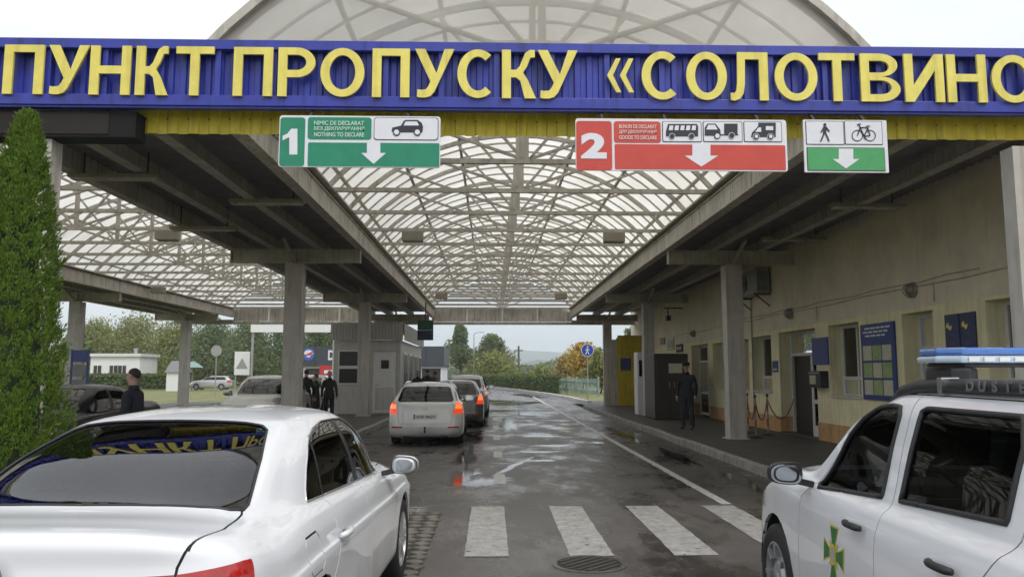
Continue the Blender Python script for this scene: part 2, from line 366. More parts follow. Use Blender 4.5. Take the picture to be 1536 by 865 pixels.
puddle(.42, 14.6, .09, 1.3, 5, -.28); puddle(1.45, 18.6, .6, .25, 6); puddle(2.35, 19.4, .32, .5, 7); puddle(1.0, 17.1, .4, .25, 8)
puddle(1.25, 21.4, .55, .35, 9); puddle(.55, 26.5, .3, 3.2, 10, -.03); puddle(1.6, 33, .8, 1.4, 11); puddle(2.2, 24.4, .35, .8, 12); puddle(-.4, 27, .25, 2.6, 13); puddle(.3, 36, .9, 1.2, 14); puddle(1.2, 45, 1.6, 2.6, 15); puddle(-1.5, 50, 2.2, 4, 16)
puddle(2.9, 62, 1.0, 6, 17); puddle(3.75, 16.2, .14, 2.0, 18); puddle(3.6, 22, .2, 2.6, 19); puddle(-1.35, 11.9, .2, .45, 20); puddle(.95, 15.4, .3, .22, 21); puddle(3.9, 12.4, .16, 1.2, 22)
# ================================================================ hills
def hill(name, y, depth, fn, mat, x0=-3000, x1=3000, nx=160, ny=10):
    g = G(); vs = []
    for j in range(ny+1):
        v = j/ny
        for i in range(nx+1):
            x = x0+(x1-x0)*i/nx; h = fn(x)*math.sin(v*math.pi/2)**1.2
            h += 4*mnoise.noise((x*.02, y*.01+v*3, 0))*v
            vs.append((x, y+depth*v, -1+max(h, 0)))
    g.add(vs, [(j*(nx+1)+i, j*(nx+1)+i+1, (j+1)*(nx+1)+i+1, (j+1)*(nx+1)+i) for j in range(ny) for i in range(nx)])
    o = g.ob(name, mat, smooth=True); o['kind'] = 'structure'; return o
hill('near_hill', 420, 160, lambda x: 4+2.5*mnoise.noise((x*.006, 1.3, 0))+3*math.exp(-((x-55)/70)**2)+1.5*mnoise.noise((x*.03, 7, 0)), 'hill_wood', -900, 900)
hill('middle_hill', 1100, 350, lambda x: 15+12*mnoise.noise((x*.0021, 4.3, 0))+16*math.exp(-((x-95)/70)**2)+3*mnoise.noise((x*.02, 2, 0)), 'hill_wood', -2200, 2200)
hill('far_hill', 2300, 600, lambda x: 92+42*mnoise.noise((x*.0013+.4, 9.1, 0))+10*mnoise.noise((x*.006, 3, 0)), 'hill_wood', -3900, 3900)
# ================================================================ canopy
pm('steel_paint', (.50, .465, .40), .55, var=.18, scale=3, streak=.35, pos=True, bump=.1)
pm('fascia_paint', (.58, .545, .485), .6, var=.2, scale=2, streak=.55, pos=True)
pm('column_paint', (.48, .455, .415), .5, var=.12, scale=3, streak=.3, pos=True)
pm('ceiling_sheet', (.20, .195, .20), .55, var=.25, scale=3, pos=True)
pm('ceiling_beam', (.46, .43, .385), .6, var=.25, scale=3, streak=.35, pos=True)
pm('lamp_case', (.30, .27, .21), .5, var=.15)
pm('yellow_sheet', (.60, .48, .02), .45, var=.15, scale=5, streak=.35, pos=True)
pm('sign_blue', (.030, .044, .33), .4, var=.2, scale=2.5, streak=.4, pos=True)
pm('letter_yellow', (.78, .67, .14), .5, var=.1, scale=5, streak=.22, pos=True)
pm('letter_edge', (.45, .40, .12), .5)
pm('dark_box', (.014, .013, .013), .7, spec=.2, var=.3, scale=3)
pm('bolt', (.09, .08, .07), .5, .5)
m, t, b = node_mat('polycarbonate'); t.nodes.remove(b); N = t.nodes; L = t.links
tl = N.new('ShaderNodeBsdfTranslucent'); df = N.new('ShaderNodeBsdfDiffuse'); gs = N.new('ShaderNodeBsdfGlossy'); gs.inputs['Roughness'].default_value = .25
g = N.new('ShaderNodeNewGeometry'); n = N.new('ShaderNodeTexNoise'); n.inputs['Scale'].default_value = 1.1; n.inputs['Detail'].default_value = 6; L.new(g.outputs['Position'], n.inputs['Vector'])
r = N.new('ShaderNodeValToRGB'); e = r.color_ramp.elements; e[0].position = .3; e[0].color = (.66, .63, .56, 1); e[1].position = .65; e[1].color = (.80, .78, .725, 1)
L.new(n.outputs['Fac'], r.inputs[0]); L.new(r.outputs[0], tl.inputs[0]); df.inputs[0].default_value = (.85, .85, .83, 1)
m1 = N.new('ShaderNodeMixShader'); m1.inputs[0].default_value = .16; L.new(tl.outputs[0], m1.inputs[1]); L.new(df.outputs[0], m1.inputs[2])
m2 = N.new('ShaderNodeMixShader'); m2.inputs[0].default_value = .05; L.new(m1.outputs[0], m2.inputs[1]); L.new(gs.outputs[0], m2.inputs[2])
L.new(m2.outputs[0], N['Material Output'].inputs[0])
gm = m.copy(); gm.name = 'gable_sheet'; MATS['gable_sheet'] = gm; t = gm.node_tree; tp = t.nodes.new('ShaderNodeBsdfTransparent'); tp.inputs[0].default_value = (.9,.9,.88,1); mg = t.nodes.new('ShaderNodeMixShader'); mg.inputs[0].default_value = .24
src_ = t.nodes['Material Output'].inputs[0].links[0].from_socket; t.links.new(src_, mg.inputs[1]); t.links.new(tp.outputs[0], mg.inputs[2]); t.links.new(mg.outputs[0], t.nodes['Material Output'].inputs[0])

can = empty('canopy', (0,0,0), label='long steel canopy with arched translucent roofs on grey posts over the lanes', cat='canopy')
SP = 2.07; Y0 = 8.45; NT = 17; YEND = Y0+SP*(NT-1)
XB = [(-16.75,-13.65), (-6.25,-3.15), (4.25, 7.6)]     # flat bands
XC = [-15.2, -4.7, 5.8]                                 # posts
ZT = 5.11                                               # tie height
# posts and cross beams
col_me = None
for ci, xc in enumerate(XC):
    for k in range(4):
        y = Y0+5*SP*k
        c = empty('column', (xc-(.1 if ci == 1 and k == 0 else 0), y-(.22 if k == 0 else 0), 0)); c.parent = can
        if k == 0: c.scale = (1, .5, 4.1/4.28)
        if col_me is None:
            a = G().box(-.2,.2,-.21,-.19,.12,4.28).box(-.2,.2,.19,.21,.12,4.28).box(-.19,-.165,-.19,.19,.12,4.28).box(.165,.19,-.19,.19,.12,4.28).ob('shaft', 'column_paint', c)
            bb = G().box(-.26,.26,-.26,.26,.13,.16).ob('base_plate', 'steel_paint', c); col_me = (a.data, bb.data)
        else: mo('shaft', col_me[0], None, c); mo('base_plate', col_me[1], None, c)
        x0, x1 = XB[ci]
        if ci == 2: x1 = 7.35
        cb = G().box(x0,x1,y-.09,y+.09,4.30,4.325).box(x0,x1,y-.09,y+.09,4.60,4.625).box(x0,x1,y-.02,y+.02,4.325,4.60)
        for xs in (x0+.02, xc, x1-.02): cb.box(xs-.012,xs+.012,y-.085,y+.085,4.325,4.60)
        cb.ob('cross_beam', 'steel_paint', can)
        for s in ((-1, 1) if k else (1,)):
            G().bar((xc, y+s*.1, 4.3), (xc, y+s*1.15, 4.70), .07, .07).ob('brace', 'ceiling_beam', can)
# edge beams in lengths, inner beams, dark sheet ceiling
for bi, (x0, x1) in enumerate(XB):
    for xe in ((x0, x1) if bi < 2 else (x0,)):
        k = 0; y = Y0-.25
        while y < YEND+.2:
            y1 = min(y+2*SP, YEND+.25)
            G().box(xe-.07,xe+.07,y,y1-.012,4.63,4.99).box(xe-.1,xe+.1,y,y1-.012,4.99,5.02).box(xe-.1,xe+.1,y,y1-.012,4.625,4.65).ob('edge_beam', 'fascia_paint', can); y = y1
    for fx in (.33, .68):
        xx = x0+(x1-x0)*fx
        G().box(xx-.02,xx+.02,Y0-.2,YEND,4.64,4.88).box(xx-.09,xx+.09,Y0-.2,YEND,4.63,4.66).ob('ceiling_beam', 'ceiling_beam', can)
    # corrugated ceiling
    g = G(); vs = []; n = int((x1-x0)/.05)
    yy = [Y0-.2+i*.11 for i in range(int((YEND-Y0+.4)/.11)+1)]
    for i, y in enumerate(yy): z = 4.93+(.028 if i % 2 else 0); vs += [(x0+.08, y, z), (x1-(.08 if bi < 2 else 0), y, z)]
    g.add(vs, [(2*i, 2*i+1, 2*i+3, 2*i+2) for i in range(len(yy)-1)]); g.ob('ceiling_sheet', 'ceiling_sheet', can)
    G().box(x0-.2, x1+.2, Y0-.1, YEND+.2, 5.06, 5.10).ob('flat_roof', 'steel_paint', can)
# vaults
def arch_pts(x0, x1, rise, n):
    c = (x0+x1)/2; a = (x1-x0)/2; Rr = (a*a+rise*rise)/(2*rise); zc = ZT+rise-Rr; th = math.asin(a/Rr)
    return [(c+Rr*math.sin(-th+2*th*i/n), zc+Rr*math.cos(-th+2*th*i/n)) for i in range(n+1)]
VA = [(-13.65, -6.25), (-3.2, 4.3)]; RISE = 1.78
def at_x(x0, x1, x):
    c = (x0+x1)/2; a = (x1-x0)/2; Rr = (a*a+RISE*RISE)/(2*RISE); return ZT+RISE-Rr+math.sqrt(Rr*Rr-(x-c)**2)
for vi, (x0, x1) in enumerate(VA):
    pts = arch_pts(x0, x1, RISE, 20); cx = (x0+x1)/2; me = {}
    for k in range(NT):
        tr = empty('truss', (0, Y0+SP*k, 0)); tr.parent = can
        if not me:
            me['tie'] = G().box(x0,x1,-.035,.035,ZT-.035,ZT+.045).ob('tie', 'steel_paint', tr).data
            g = G()
            for a, c in zip(pts, pts[1:]): g.bar((a[0],0,a[1]-.05), (c[0],0,c[1]-.05), .06, .09)
            me['arch'] = g.ob('arch', 'steel_paint', tr).data
            me['king_post'] = G().box(cx-.045,cx+.045,-.03,.03,ZT+.045,ZT+RISE-.1).ob('king_post', 'steel_paint', tr).data
            for s in (-1, 1):
                for j, (bx, tx) in enumerate(((.06,1.3), (.06,2.6))):
                    xt = cx+s*tx; me['diag%d%d' % (s, j)] = G().bar((cx+s*bx,0,ZT+.05), (xt,0,at_x(x0,x1,xt)-.1), .045, .05, (0,1,0)).ob('diagonal', 'steel_paint', tr).data
        else:
            for nm, d in me.items(): mo('diagonal' if nm.startswith('diag') else nm, d, None, tr)
    # purlins along the vault, thin ribs between trusses, sheets
    for j in (1, 4, 7, 13, 16, 19):
        p = pts[j]; G().box(p[0]-.03,p[0]+.03,Y0,YEND,p[1]-.02,p[1]+.03).ob('purlin', 'steel_paint', can)
    rib = None; sheet = None
    for k in range(NT-1):
        for q in (1, 2):
            if rib is None:
                g = G()
                for a, c in zip(pts, pts[1:]): g.bar((a[0],0,a[1]-.015), (c[0],0,c[1]-.015), .032, .035)
                o = g.ob('rib', 'steel_paint', can); rib = o.data
            else: o = mo('rib', rib, None, can)
            o.location = (0, Y0+SP*(k+q/3), 0)
        if sheet is None:
            g = G()
            g.add([v for p in pts for v in ((p[0],-.02,p[1]+.035), (p[0],SP-.03,p[1]+.035))], [(2*i,2*i+1,2*i+3,2*i+2) for i in range(len(pts)-1)])
            o = g.ob('roof_panel', 'polycarbonate', can, smooth=True); sheet = o.data
        else: o = mo('roof_panel', sheet, None, can)
        o.location = (0, Y0+SP*k, 0)
    # front gable: sheets between the bars, edge trim
    n = len(pts)
    for a, c in ((0, 7), (7, 10), (10, 13), (13, 20)):
        seg = pts[a:c+1]; poly = [(p[0], p[1]+.03) for p in seg]+[(seg[-1][0], ZT-.2), (seg[0][0], ZT-.2)]
        G().add([(x, Y0-.06, z) for x, z in poly], [tuple(range(len(poly)))]).ob('gable_panel', 'gable_sheet', can)
    g = G()
    for a, c in zip(pts, pts[1:]): g.bar((a[0],Y0-.07,a[1]+.02), (c[0],Y0-.07,c[1]+.02), .1, .09)
    g.ob('gable_trim', 'steel_paint', can)
    # open far gable with slats
    for j in range(6):
        z = ZT+.2+j*.27; half = [p for p in pts if p[1] > z+.1]
        if len(half) > 2: G().bar((half[0][0], YEND+.1, z), (half[-1][0], YEND+.1, z), .03, .11).ob('slat', 'steel_paint', can)
    # far end fascia, ribbed, in lengths
    L = (x1-x0)/4
    for j in range(4):
        a = x0+L*j; g = G(); nn = int(L/.06); vs = []
        for i in range(nn+1):
            xx = a+(L-.012)*i/nn; yy = YEND+.28+(.02 if i % 4 < 2 else 0)
            vs += [(xx, yy, 4.42), (xx, yy, 5.2)]
        g.add(vs, [(2*i,2*i+2,2*i+3,2*i+1) for i in range(nn)]); g.ob('end_fascia', 'fascia_paint', can)
    G().box(x0,x1,YEND+.2,YEND+.4,4.26,4.4).ob('end_beam', 'ceiling_beam', can)
for x0, x1 in XB:
    G().box(x0,x1,YEND+.2,YEND+.4,4.26,4.5).ob('end_beam', 'ceiling_beam', can)
# light boxes on the ties, tube lamps under the bands
def lamp_box(x, k, lab):
    e = empty('canopy_lamp', (x, Y0+SP*k-.1, ZT-.06), label=lab, cat='lamp', group='box lamps under the arched roof')
    G().box(-.25,.25,-.14,.14,-.24,0).ob('case', 'lamp_case', e, bevel=.02); G().box(-.22,.22,-.12,.12,-.247,-.242).ob('glass', 'fascia_paint', e)
    return e
lamp_box(at(621,355,19).x, 5, 'beige box lamp on the left of the middle vault, nearest pair')
lamp_box(at(918,355,19).x, 5, 'beige box lamp on the right of the middle vault, nearest pair')
lamp_box(at(662,427,33).x, 12, 'small beige box lamp on the left of the middle vault, far pair')
lamp_box(at(842,427,33).x, 12, 'small beige box lamp on the right of the middle vault, far pair')
lamp_box(at(259,352,19).x, 5, 'beige box lamp under the left vault nearest the camera')
lamp_box(at(236,427,31).x, 11, 'small beige box lamp under the left vault above the black car')
def tube_lamp(x0, x1, y, z, lab, tilt=0):
    e = empty('tube_lamp', ((x0+x1)/2, y, z), label=lab, cat='lamp', group='tube lamps under the flat ceilings'); h = (x1-x0)/2
    G().box(-h,h,-.09,.09,-.045,.02).ob('case', 'lamp_case', e, bevel=.015)
    G().box(-h+.04,h-.04,-.07,.07,-.07,-.048).ob('diffuser', 'fascia_paint', e)
    for s in (-1, 1): G().bar((s*h*.7,0,.02), (s*h*.7,0,.42), .02, .02).ob('hanger', 'bolt', e)
    e.rotation_euler = (0, tilt, 0)
for px0, px1, py, D, lab in ((105,242,263,11.6,'long tube lamp hanging left of the front left post'), (345,457,301,13.4,'tube lamp under the dark ceiling left of the green lane sign'),
     (256,356,341,15.4,'tube lamp hanging over the left vault edge'), (1245,1355,307,13.6,'tube lamp under the right ceiling near the front'), (1142,1238,357,17.4,'tube lamp under the right ceiling beside the cross beam')):
    a = at(px0,py,D); c = at(px1,py,D); tube_lamp(a.x, c.x, D, a.z, lab)
# ---------------------------------------------------------------- the name sign over the entrance
YS = 8.0
ns = empty('name_sign', (0,0,0), label='long blue corrugated sign with big yellow Cyrillic letters above the entrance', cat='sign')
XA, XZ = -9.2, 9.6; ZB, ZTOP = 4.43, 5.145
def corr(x0, x1, y, z0, z1, pitch, amp, name, mat, parent):
    vs = []; n = int((x1-x0)/pitch); g = G()
    for i in range(n+1):
        for fx, fy in ((0,0),(.42,0),(.5,1),(.92,1)):
            x = x0+(i+fx)*pitch
            if x > x1+1e-6: break
            vs += [(x, y-amp*fy, z0), (x, y-amp*fy, z1)]
    m = len(vs)//2; g.add(vs, [(2*i,2*i+2,2*i+3,2*i+1) for i in range(m-1)]); return g.ob(name, mat, parent)
k = 0; x = XA
while x < XZ-.1:
    corr(x, min(x+1.17, XZ), YS+.1, ZB+.06, ZTOP-.06, .13, .022, 'backing_sheet', 'sign_blue', ns); x += 1.17
for z0, z1 in ((ZB, ZB+.115), (ZTOP-.105, ZTOP)): G().box(XA,XZ,YS,YS+.085,z0,z1).ob('rail', 'sign_blue', ns, bevel=.006)
G().box(XA,XZ,YS+.02,YS+.10,ZB-.022,ZB-.002).ob('lower_flashing', 'sign_blue', ns)
x = at(325,110,YS).x-1.17*5
while x < XZ:
    if x > XA: G().box(x-.028,x+.028,YS+.03,YS+.12,ZB+.115,ZTOP-.105).ob('mullion', 'sign_blue', ns)
    x += 1.17/2
LET = [('П',3,63),('У',70,131),('Н',133,194),('К',202,251),('Т',262,319),('П',349,408),('Р',416,472),('О',480,546),('П',558,614),('У',622,681),('С',686,743),('К',753,804),('У',807,867),('«',911,951),
       ('С',963,1021),('О',1030,1091),('Л',1096,1153),('О',1163,1227),('Т',1230,1284),('В',1292,1351),('И',1358,1417),('Н',1422,1481),('О',1489,1555),('»',1565,1602)]
def glyph(ch, W):
    """bold block capital as outlines that do not overlap, in a box W wide and 1 high"""
    t = .178; q = .148
    def arc(cx, cz, rx, rz, a0, a1, n, k, ic=None, irz=None):
        out_ = []; ic = cz if ic is None else ic; irz = rz-q if irz is None else irz
        for i in range(n):
            A = [R(a0+(a1-a0)*(i+j)/n) for j in (0,1)]
            out_.append([(cx+rx*math.cos(A[0]),cz+rz*math.sin(A[0])),(cx+rx*math.cos(A[1]),cz+rz*math.sin(A[1])),(cx+(rx-k)*math.cos(A[1]),ic+irz*math.sin(A[1])),(cx+(rx-k)*math.cos(A[0]),ic+irz*math.sin(A[0]))])
        return out_
    bx = lambda x0,x1,z0,z1: [(x0,z0),(x1,z0),(x1,z1),(x0,z1)]
    if ch == 'П': return [[(0,0),(t,0),(t,1-q),(W-t,1-q),(W-t,0),(W,0),(W,1),(0,1)]]
    if ch == 'Н': return [[(0,0),(t,0),(t,.43),(W-t,.43),(W-t,0),(W,0),(W,1),(W-t,1),(W-t,.59),(t,.59),(t,1),(0,1)]]
    if ch == 'Т': return [[(W/2-t/2,0),(W/2+t/2,0),(W/2+t/2,1-q),(W,1-q),(W,1),(0,1),(0,1-q),(W/2-t/2,1-q)]]
    if ch == 'И': return [[(0,0),(t,0),(W-t,.66),(W-t,0),(W,0),(W,1),(W-t,1),(t,.34),(t,1),(0,1)]]
    if ch == 'У': return [[(.06*W,.015),(.14*W,0),(.28*W,0),(.40*W,.03),(.50*W,.12),(.58*W,.26),(W,1),(W-t*1.08,1),(.55*W,.50),(t*1.12,1),(0,1),(.40*W,.33),(.345*W,.23),(.28*W,.165),(.16*W,.155),(.07*W,.165)]]
    if ch == 'К': return [[(0,0),(t,0),(t,.43),(.42*W,.43),(.54*W,.36),(W-t*1.25,0),(W,0),(.76*W,.38),(.62*W,.53),(.74*W,.66),(.84*W,.84),(.97*W,.85),(.97*W,1),(.82*W,1),(.68*W,.93),(.52*W,.66),(.42*W,.585),(t,.585),(t,1),(0,1)]]
    if ch == 'О': return arc(W/2,.5,W/2,.5,0,360,36,t)
    if ch == 'С': return arc(W*.54,.5,W*.54,.5,50,310,28,t)
    if ch == 'Р': return [bx(0,t,0,1), bx(t,W*.5,1-q,1), bx(t,W*.5,.39,.39+q)]+arc(W*.5,.695,W*.5,.305,-90,90,16,t)
    if ch == 'В': return [bx(0,t,0,1), bx(t,W*.5,1-.15,1), bx(t,W*.5,0,.15), bx(t,W*.5,.44,.60)]+arc(W*.5,.76,W*.45,.24,-90,90,14,t,.725,.125)+arc(W*.5,.26,W*.5,.26,-90,90,14,t,.295,.145)
    if ch == 'Л': return [[(0,.005),(.10*W,-.01),(.24*W,.03),(.34*W,.14),(.38*W,.34),(.40*W,1-q),(W-t,1-q),(W-t,0),(W,0),(W,1),(.20*W,1),(.18*W,.36),(.15*W,.20),(.10*W,.15),(0,.155)]]
    if ch == '«': return [[(x,.5),(x+W*.34,0),(x+W*.52,0),(x+W*.22,.5),(x+W*.52,1),(x+W*.34,1)] for x in (0,W*.48)]
    if ch == '»': return [[(W-u,v) for u,v in pl_] for pl_ in glyph('«', W)]
for ch, a, c in LET:
    z0, z1 = 4.525, 5.052
    if ch in '«»': z0, z1 = 4.60, 4.97
    xa = at(a,108,YS-.05).x; xb = at(c,108,YS-.05).x; hh = z1-z0; g = G()
    for pl_ in glyph(ch, (xb-xa)/hh):
        n_ = len(pl_); g.add([(xa+u*hh,YS-.032,z0+v*hh) for u,v in pl_]+[(xa+u*hh,YS-.006,z0+v*hh) for u,v in pl_], [tuple(range(n_)), tuple(range(2*n_-1,n_-1,-1))]+[(i,i+n_,(i+1)%n_+n_,(i+1)%n_) for i in range(n_)])
    me = g.ob('letter', 'letter_yellow', ns)
# yellow corrugated skirt, bolts
xs0 = at(210,190,8.35).x; x = xs0
while x < 9.4:
    corr(x, min(x+1.1, 9.4), 8.30, 4.215, 4.64, .22, .02, 'skirt_sheet', 'yellow_sheet', ns); x += 1.1
x = xs0+.1
for i in range(46):
    G().lathe([(.009,0),(.009,.008)], 8, Matrix.Translation((x+i*.22,8.278,4.37)) @ Matrix.Rotation(R(90),4,'X')).ob('bolt', 'bolt', ns)
G().box(-9.2, 9.4, 8.31, 8.34, 4.3, 4.9).ob('backing_frame', 'steel_paint', ns)
# dark message board on the left
db = empty('message_board', (0,0,0), label='switched-off black electronic message board under the left of the blue sign', cat='message board')
xr = at(205,190,8.1).x
G().box(-9.0,xr,8.08,8.34,4.105,4.395).ob('case', 'dark_box', db, bevel=.01)
G().box(-8.9,at(165,190,8.1).x,8.07,8.078,4.14,4.365).ob('screen', pm('screen_off', (.02,.015,.012), .6, var=.2, spec=.3), db)
# ---------------------------------------------------------------- lane signs
pm('sign_white', (.72, .72, .76), .35, var=.05); pm('sign_green', (.01, .22, .12), .35, var=.1); pm('sign_green_light', (.06, .33, .11), .35, var=.08)
pm('sign_red', (.55, .06, .04), .35, var=.08); pm('sign_black', (.02, .022, .03), .4); pm('text_pale_green', (.42, .62, .50), .4); pm('text_pale_red', (.75, .50, .46), .4)
YL = 7.9
def rrect(x0, x1, z0, z1, r, n=5):
    r = min(r, (x1-x0)/2, (z1-z0)/2); P = []
    for cx, cz, a0 in ((x1-r,z0+r,-90),(x1-r,z1-r,0),(x0+r,z1-r,90),(x0+r,z0+r,180)):
        for i in range(n+1): t = R(a0+90*i/n); P.append((cx+r*math.cos(t), cz+r*math.sin(t)))
    return P
def plate(name, parent, mat, px0, py0, px1, py1, lay, r=.03, th=.004):
    a = at(px0,py1,YL); c = at(px1,py0,YL); y1 = YL-.02-lay*.004
    G().prism(rrect(a.x,c.x,a.z,c.z,r), y1, y1+th+.002*0, lambda u,v,d: (u,d,v)).ob(name, mat, parent); return a, c
def poly(name, parent, mat, pts, lay, th=.003):
    w = [at(x,y,YL) for x, y in pts]; y1 = YL-.02-lay*.004
    G().prism([(p.x,p.z) for p in w], y1, y1+th, lambda u,v,d: (u,d,v)).ob(name, mat, parent)
def disc(cx, cy, r, n=16): return [(cx+r*math.cos(6.2832*i/n), cy+r*math.sin(6.2832*i/n)) for i in range(n)]
def words(parent, mat, txt, px0, px1, py0, py1, lay, bold=.02):
    me = text_mesh(txt, 'lettering', 1, bold, .002); a = at(px0,py1,YL); c = at(px1,py0,YL)
    fit_mesh(me, a.x, c.x, a.z, c.z, YL-.02-lay*.004); mo('lettering', me, mat, parent)
def arrow(parent, cx, y0, y1, w, lay):
    m_ = y0+(y1-y0)*.52; poly('arrow', parent, 'sign_white', [(cx-w*.27,y0),(cx+w*.27,y0),(cx+w*.27,m_),(cx+w/2,m_),(cx,y1),(cx-w/2,m_),(cx-w*.27,m_)], lay)
def hangers(parent, *xs):
    for px in xs:
        a = at(px,184,YL); G().bar((a.x, YL+.03, a.z), (a.x, YL+.3, 4.55), .03, .03).ob('hanger', 'bolt', parent)
s1 = empty('lane_sign', (0,0,0), label='green hanging lane sign numbered 1 with a car pictogram', cat='sign', group='hanging lane signs')
plate('panel', s1, 'sign_white', 418,176,661,251, 0, .03, .02)
plate('number_field', s1, 'sign_green', 419.5,177.5,459,250, 1); plate('text_field', s1, 'sign_green', 462,177.5,558,210, 1); plate('lane_field', s1, 'sign_green', 462,216,659.5,250, 1, .015)
plate('picture_border', s1, 'bolt', 561,178,658,211, 1); plate('picture_field', s1, 'sign_white', 562,179,657,210, 2)
poly('numeral', s1, 'sign_white', [(435,233),(435,207),(425,212),(425,205),(432,202),(438,194.5),(447,194.5),(447,233)], 2)
for i, tx in enumerate(('NIMIC DE DECLARAT', 'БЕЗ ДЕКЛАРУВАННЯ', 'NOTHING TO DECLARE')): words(s1, 'text_pale_green', tx, 472,547,183+i*8.6,189+i*8.6, 2, .03)
arrow(s1, 561, 213, 247, 37, 2)
poly('car_symbol', s1, 'sign_black', [(588,198),(589,193),(602,190),(606,183),(609,181.5),(627,181.5),(633,186),(635,192),(634,200),(590,200)], 3)
poly('car_symbol_window', s1, 'sign_white', [(606,190),(609,184),(626,184),(629,190)], 4)
for cx in (595.5, 626.5):
    poly('car_symbol_wheel', s1, 'sign_black', disc(cx,200,5.4), 4); poly('car_symbol_hub', s1, 'sign_white', disc(cx,200,3.8), 5)
hangers(s1, 462, 610)
s2 = empty('lane_sign', (0,0,0), label='red hanging lane sign numbered 2 with bus, trailer and camper pictograms', cat='sign', group='hanging lane signs')
plate('panel', s2, 'sign_white', 863.5,181,1178,256, 0, .03, .02)
plate('number_field', s2, 'sign_red', 864.5,183,917,256, 1); plate('text_field', s2, 'sign_red', 920.5,183.5,990,215, 1); plate('lane_field', s2, 'sign_red', 922,219,1176.5,254.5, 1, .012)
for a, c in ((993,1051), (1054,1112), (1115,1171)): plate('picture_border', s2, 'bolt', a,183.5,c,214, 1, .015); plate('picture_field', s2, 'sign_white', a+1,184.5,c-1,213, 2, .013)
words(s2, 'sign_white', '2', 871,909,201,239, 2, .05)
for i, tx in enumerate(('BUNURI DE DECLARAT', 'ДЛЯ ДЕКЛАРУВАННЯ', 'GOODS TO DECLARE')): words(s2, 'text_pale_red', tx, 928,984,188.5+i*8.2,194+i*8.2, 2, .03)
arrow(s2, 1051, 217, 251, 50, 2)
poly('bus_symbol', s2, 'sign_black', [(998,206),(998,199),(1001,187.5),(1044,187.5),(1046,191),(1046,206)], 3)
for i in range(5): poly('bus_symbol_window', s2, 'sign_white', [(1002+i*8.5,197),(1003.2+i*8.5,190),(1008.8+i*8.5,190),(1008+i*8.5,197)], 4)
for cx in (1007, 1036): poly('bus_symbol_wheel', s2, 'sign_white', disc(cx,206,4.6), 4); poly('bus_symbol_wheel', s2, 'sign_black', disc(cx,206,3.8), 5)
poly('van_symbol', s2, 'sign_black', [(1056,205),(1056,193),(1060,187),(1072,187),(1079,196),(1080,205)], 3); poly('van_symbol_window', s2, 'sign_white', [(1058,196),(1061,189),(1071,189),(1075,196)], 4)
poly('van_symbol_wheel', s2, 'sign_black', disc(1074.5,205.5,4.6), 4); poly('van_symbol_wheel', s2, 'sign_white', disc(1074.5,205.5,3.4), 5)
poly('trailer_symbol', s2, 'sign_black', [(1085,203),(1085,187),(1105,187),(1105,203)], 3); poly('trailer_symbol_axle', s2, 'sign_black', [(1080,204.6),(1080,203),(1106,203),(1106,204.6)], 3)
poly('trailer_symbol_wheel', s2, 'sign_white', disc(1096,205,4.8), 4); poly('trailer_symbol_wheel', s2, 'sign_black', disc(1096,205,4), 5)
poly('camper_symbol', s2, 'sign_black', [(1125,207),(1127,200),(1133,194),(1136,190),(1136,185.5),(1162,185.5),(1162,207)], 3); poly('camper_symbol_window', s2, 'sign_white', [(1131,199.5),(1136,193),(1140,193),(1140,199.5)], 4); poly('camper_symbol_window', s2, 'sign_white', [(1147,197),(1147,191),(1158,191),(1158,197)], 4)
for cx in (1132.5, 1154): poly('camper_symbol_wheel', s2, 'sign_white', disc(cx,206.5,5), 4); poly('camper_symbol_wheel', s2, 'sign_black', disc(cx,206.5,4.3), 5); poly('camper_symbol_hub', s2, 'sign_white', disc(cx,206.5,2.6), 6)
hangers(s2, 905, 1000, 1140)
s3 = empty('lane_sign', (0,0,0), label='green and white hanging lane sign with a walker and a bicycle', cat='sign', group='hanging lane signs')
plate('panel', s3, 'sign_white', 1206.5,181.5,1328,259, 0, .006, .02)
for a, c in ((1208,1263.5), (1266,1321)): plate('picture_border', s3, 'bolt', a,183,c,218, 1, .008); plate('picture_field', s3, 'sign_white', a+1,184,c-1,217, 2, .008)
plate('lane_border', s3, 'bolt', 1210,222.5,1325,257, 1, .004); plate('lane_field', s3, 'sign_green_light', 1211,223.5,1324,256, 2, .004)
arrow(s3, 1267, 224.5, 254, 40, 3)
poly('walker_symbol', s3, 'sign_black', disc(1235.5,188.5,2.3), 3)
def strokes(name, parent, mat, segs, w, lay):
    for a, c in segs:
        d = Vector((c[0]-a[0], c[1]-a[1])); n_ = Vector((-d.y, d.x)).normalized()*w/2
        poly(name, parent, mat, [(a[0]-n_.x,a[1]-n_.y),(a[0]+n_.x,a[1]+n_.y),(c[0]+n_.x,c[1]+n_.y),(c[0]-n_.x,c[1]-n_.y)], lay)
strokes('walker_symbol', s3, 'sign_black', [((1235.5,191),(1235,202))], 5, 3)
strokes('walker_symbol', s3, 'sign_black', [((1234.5,201),(1232,207)), ((1232,207),(1229,213.5)), ((1236,201),(1239,207)), ((1239,207),(1241.5,213.5)), ((1234,192.5),(1229.5,200)), ((1237,192.5),(1242,199))], 2, 4)
def ring_sym(parent, cx, cy, r, w, lay):
    o_ = disc(cx,cy,r,24); i_ = disc(cx,cy,r-w,24); wv = [at(x,y,YL) for x, y in o_+i_]; y1 = YL-.02-lay*.004
    G().add([(p.x,y1,p.z) for p in wv], [(i,(i+1) % 24,24+(i+1) % 24,24+i) for i in range(24)]).ob('bicycle_symbol_wheel', 'sign_black', parent)
for cx in (1284, 1303): ring_sym(s3, cx, 205, 8.6, 1.4, 3)
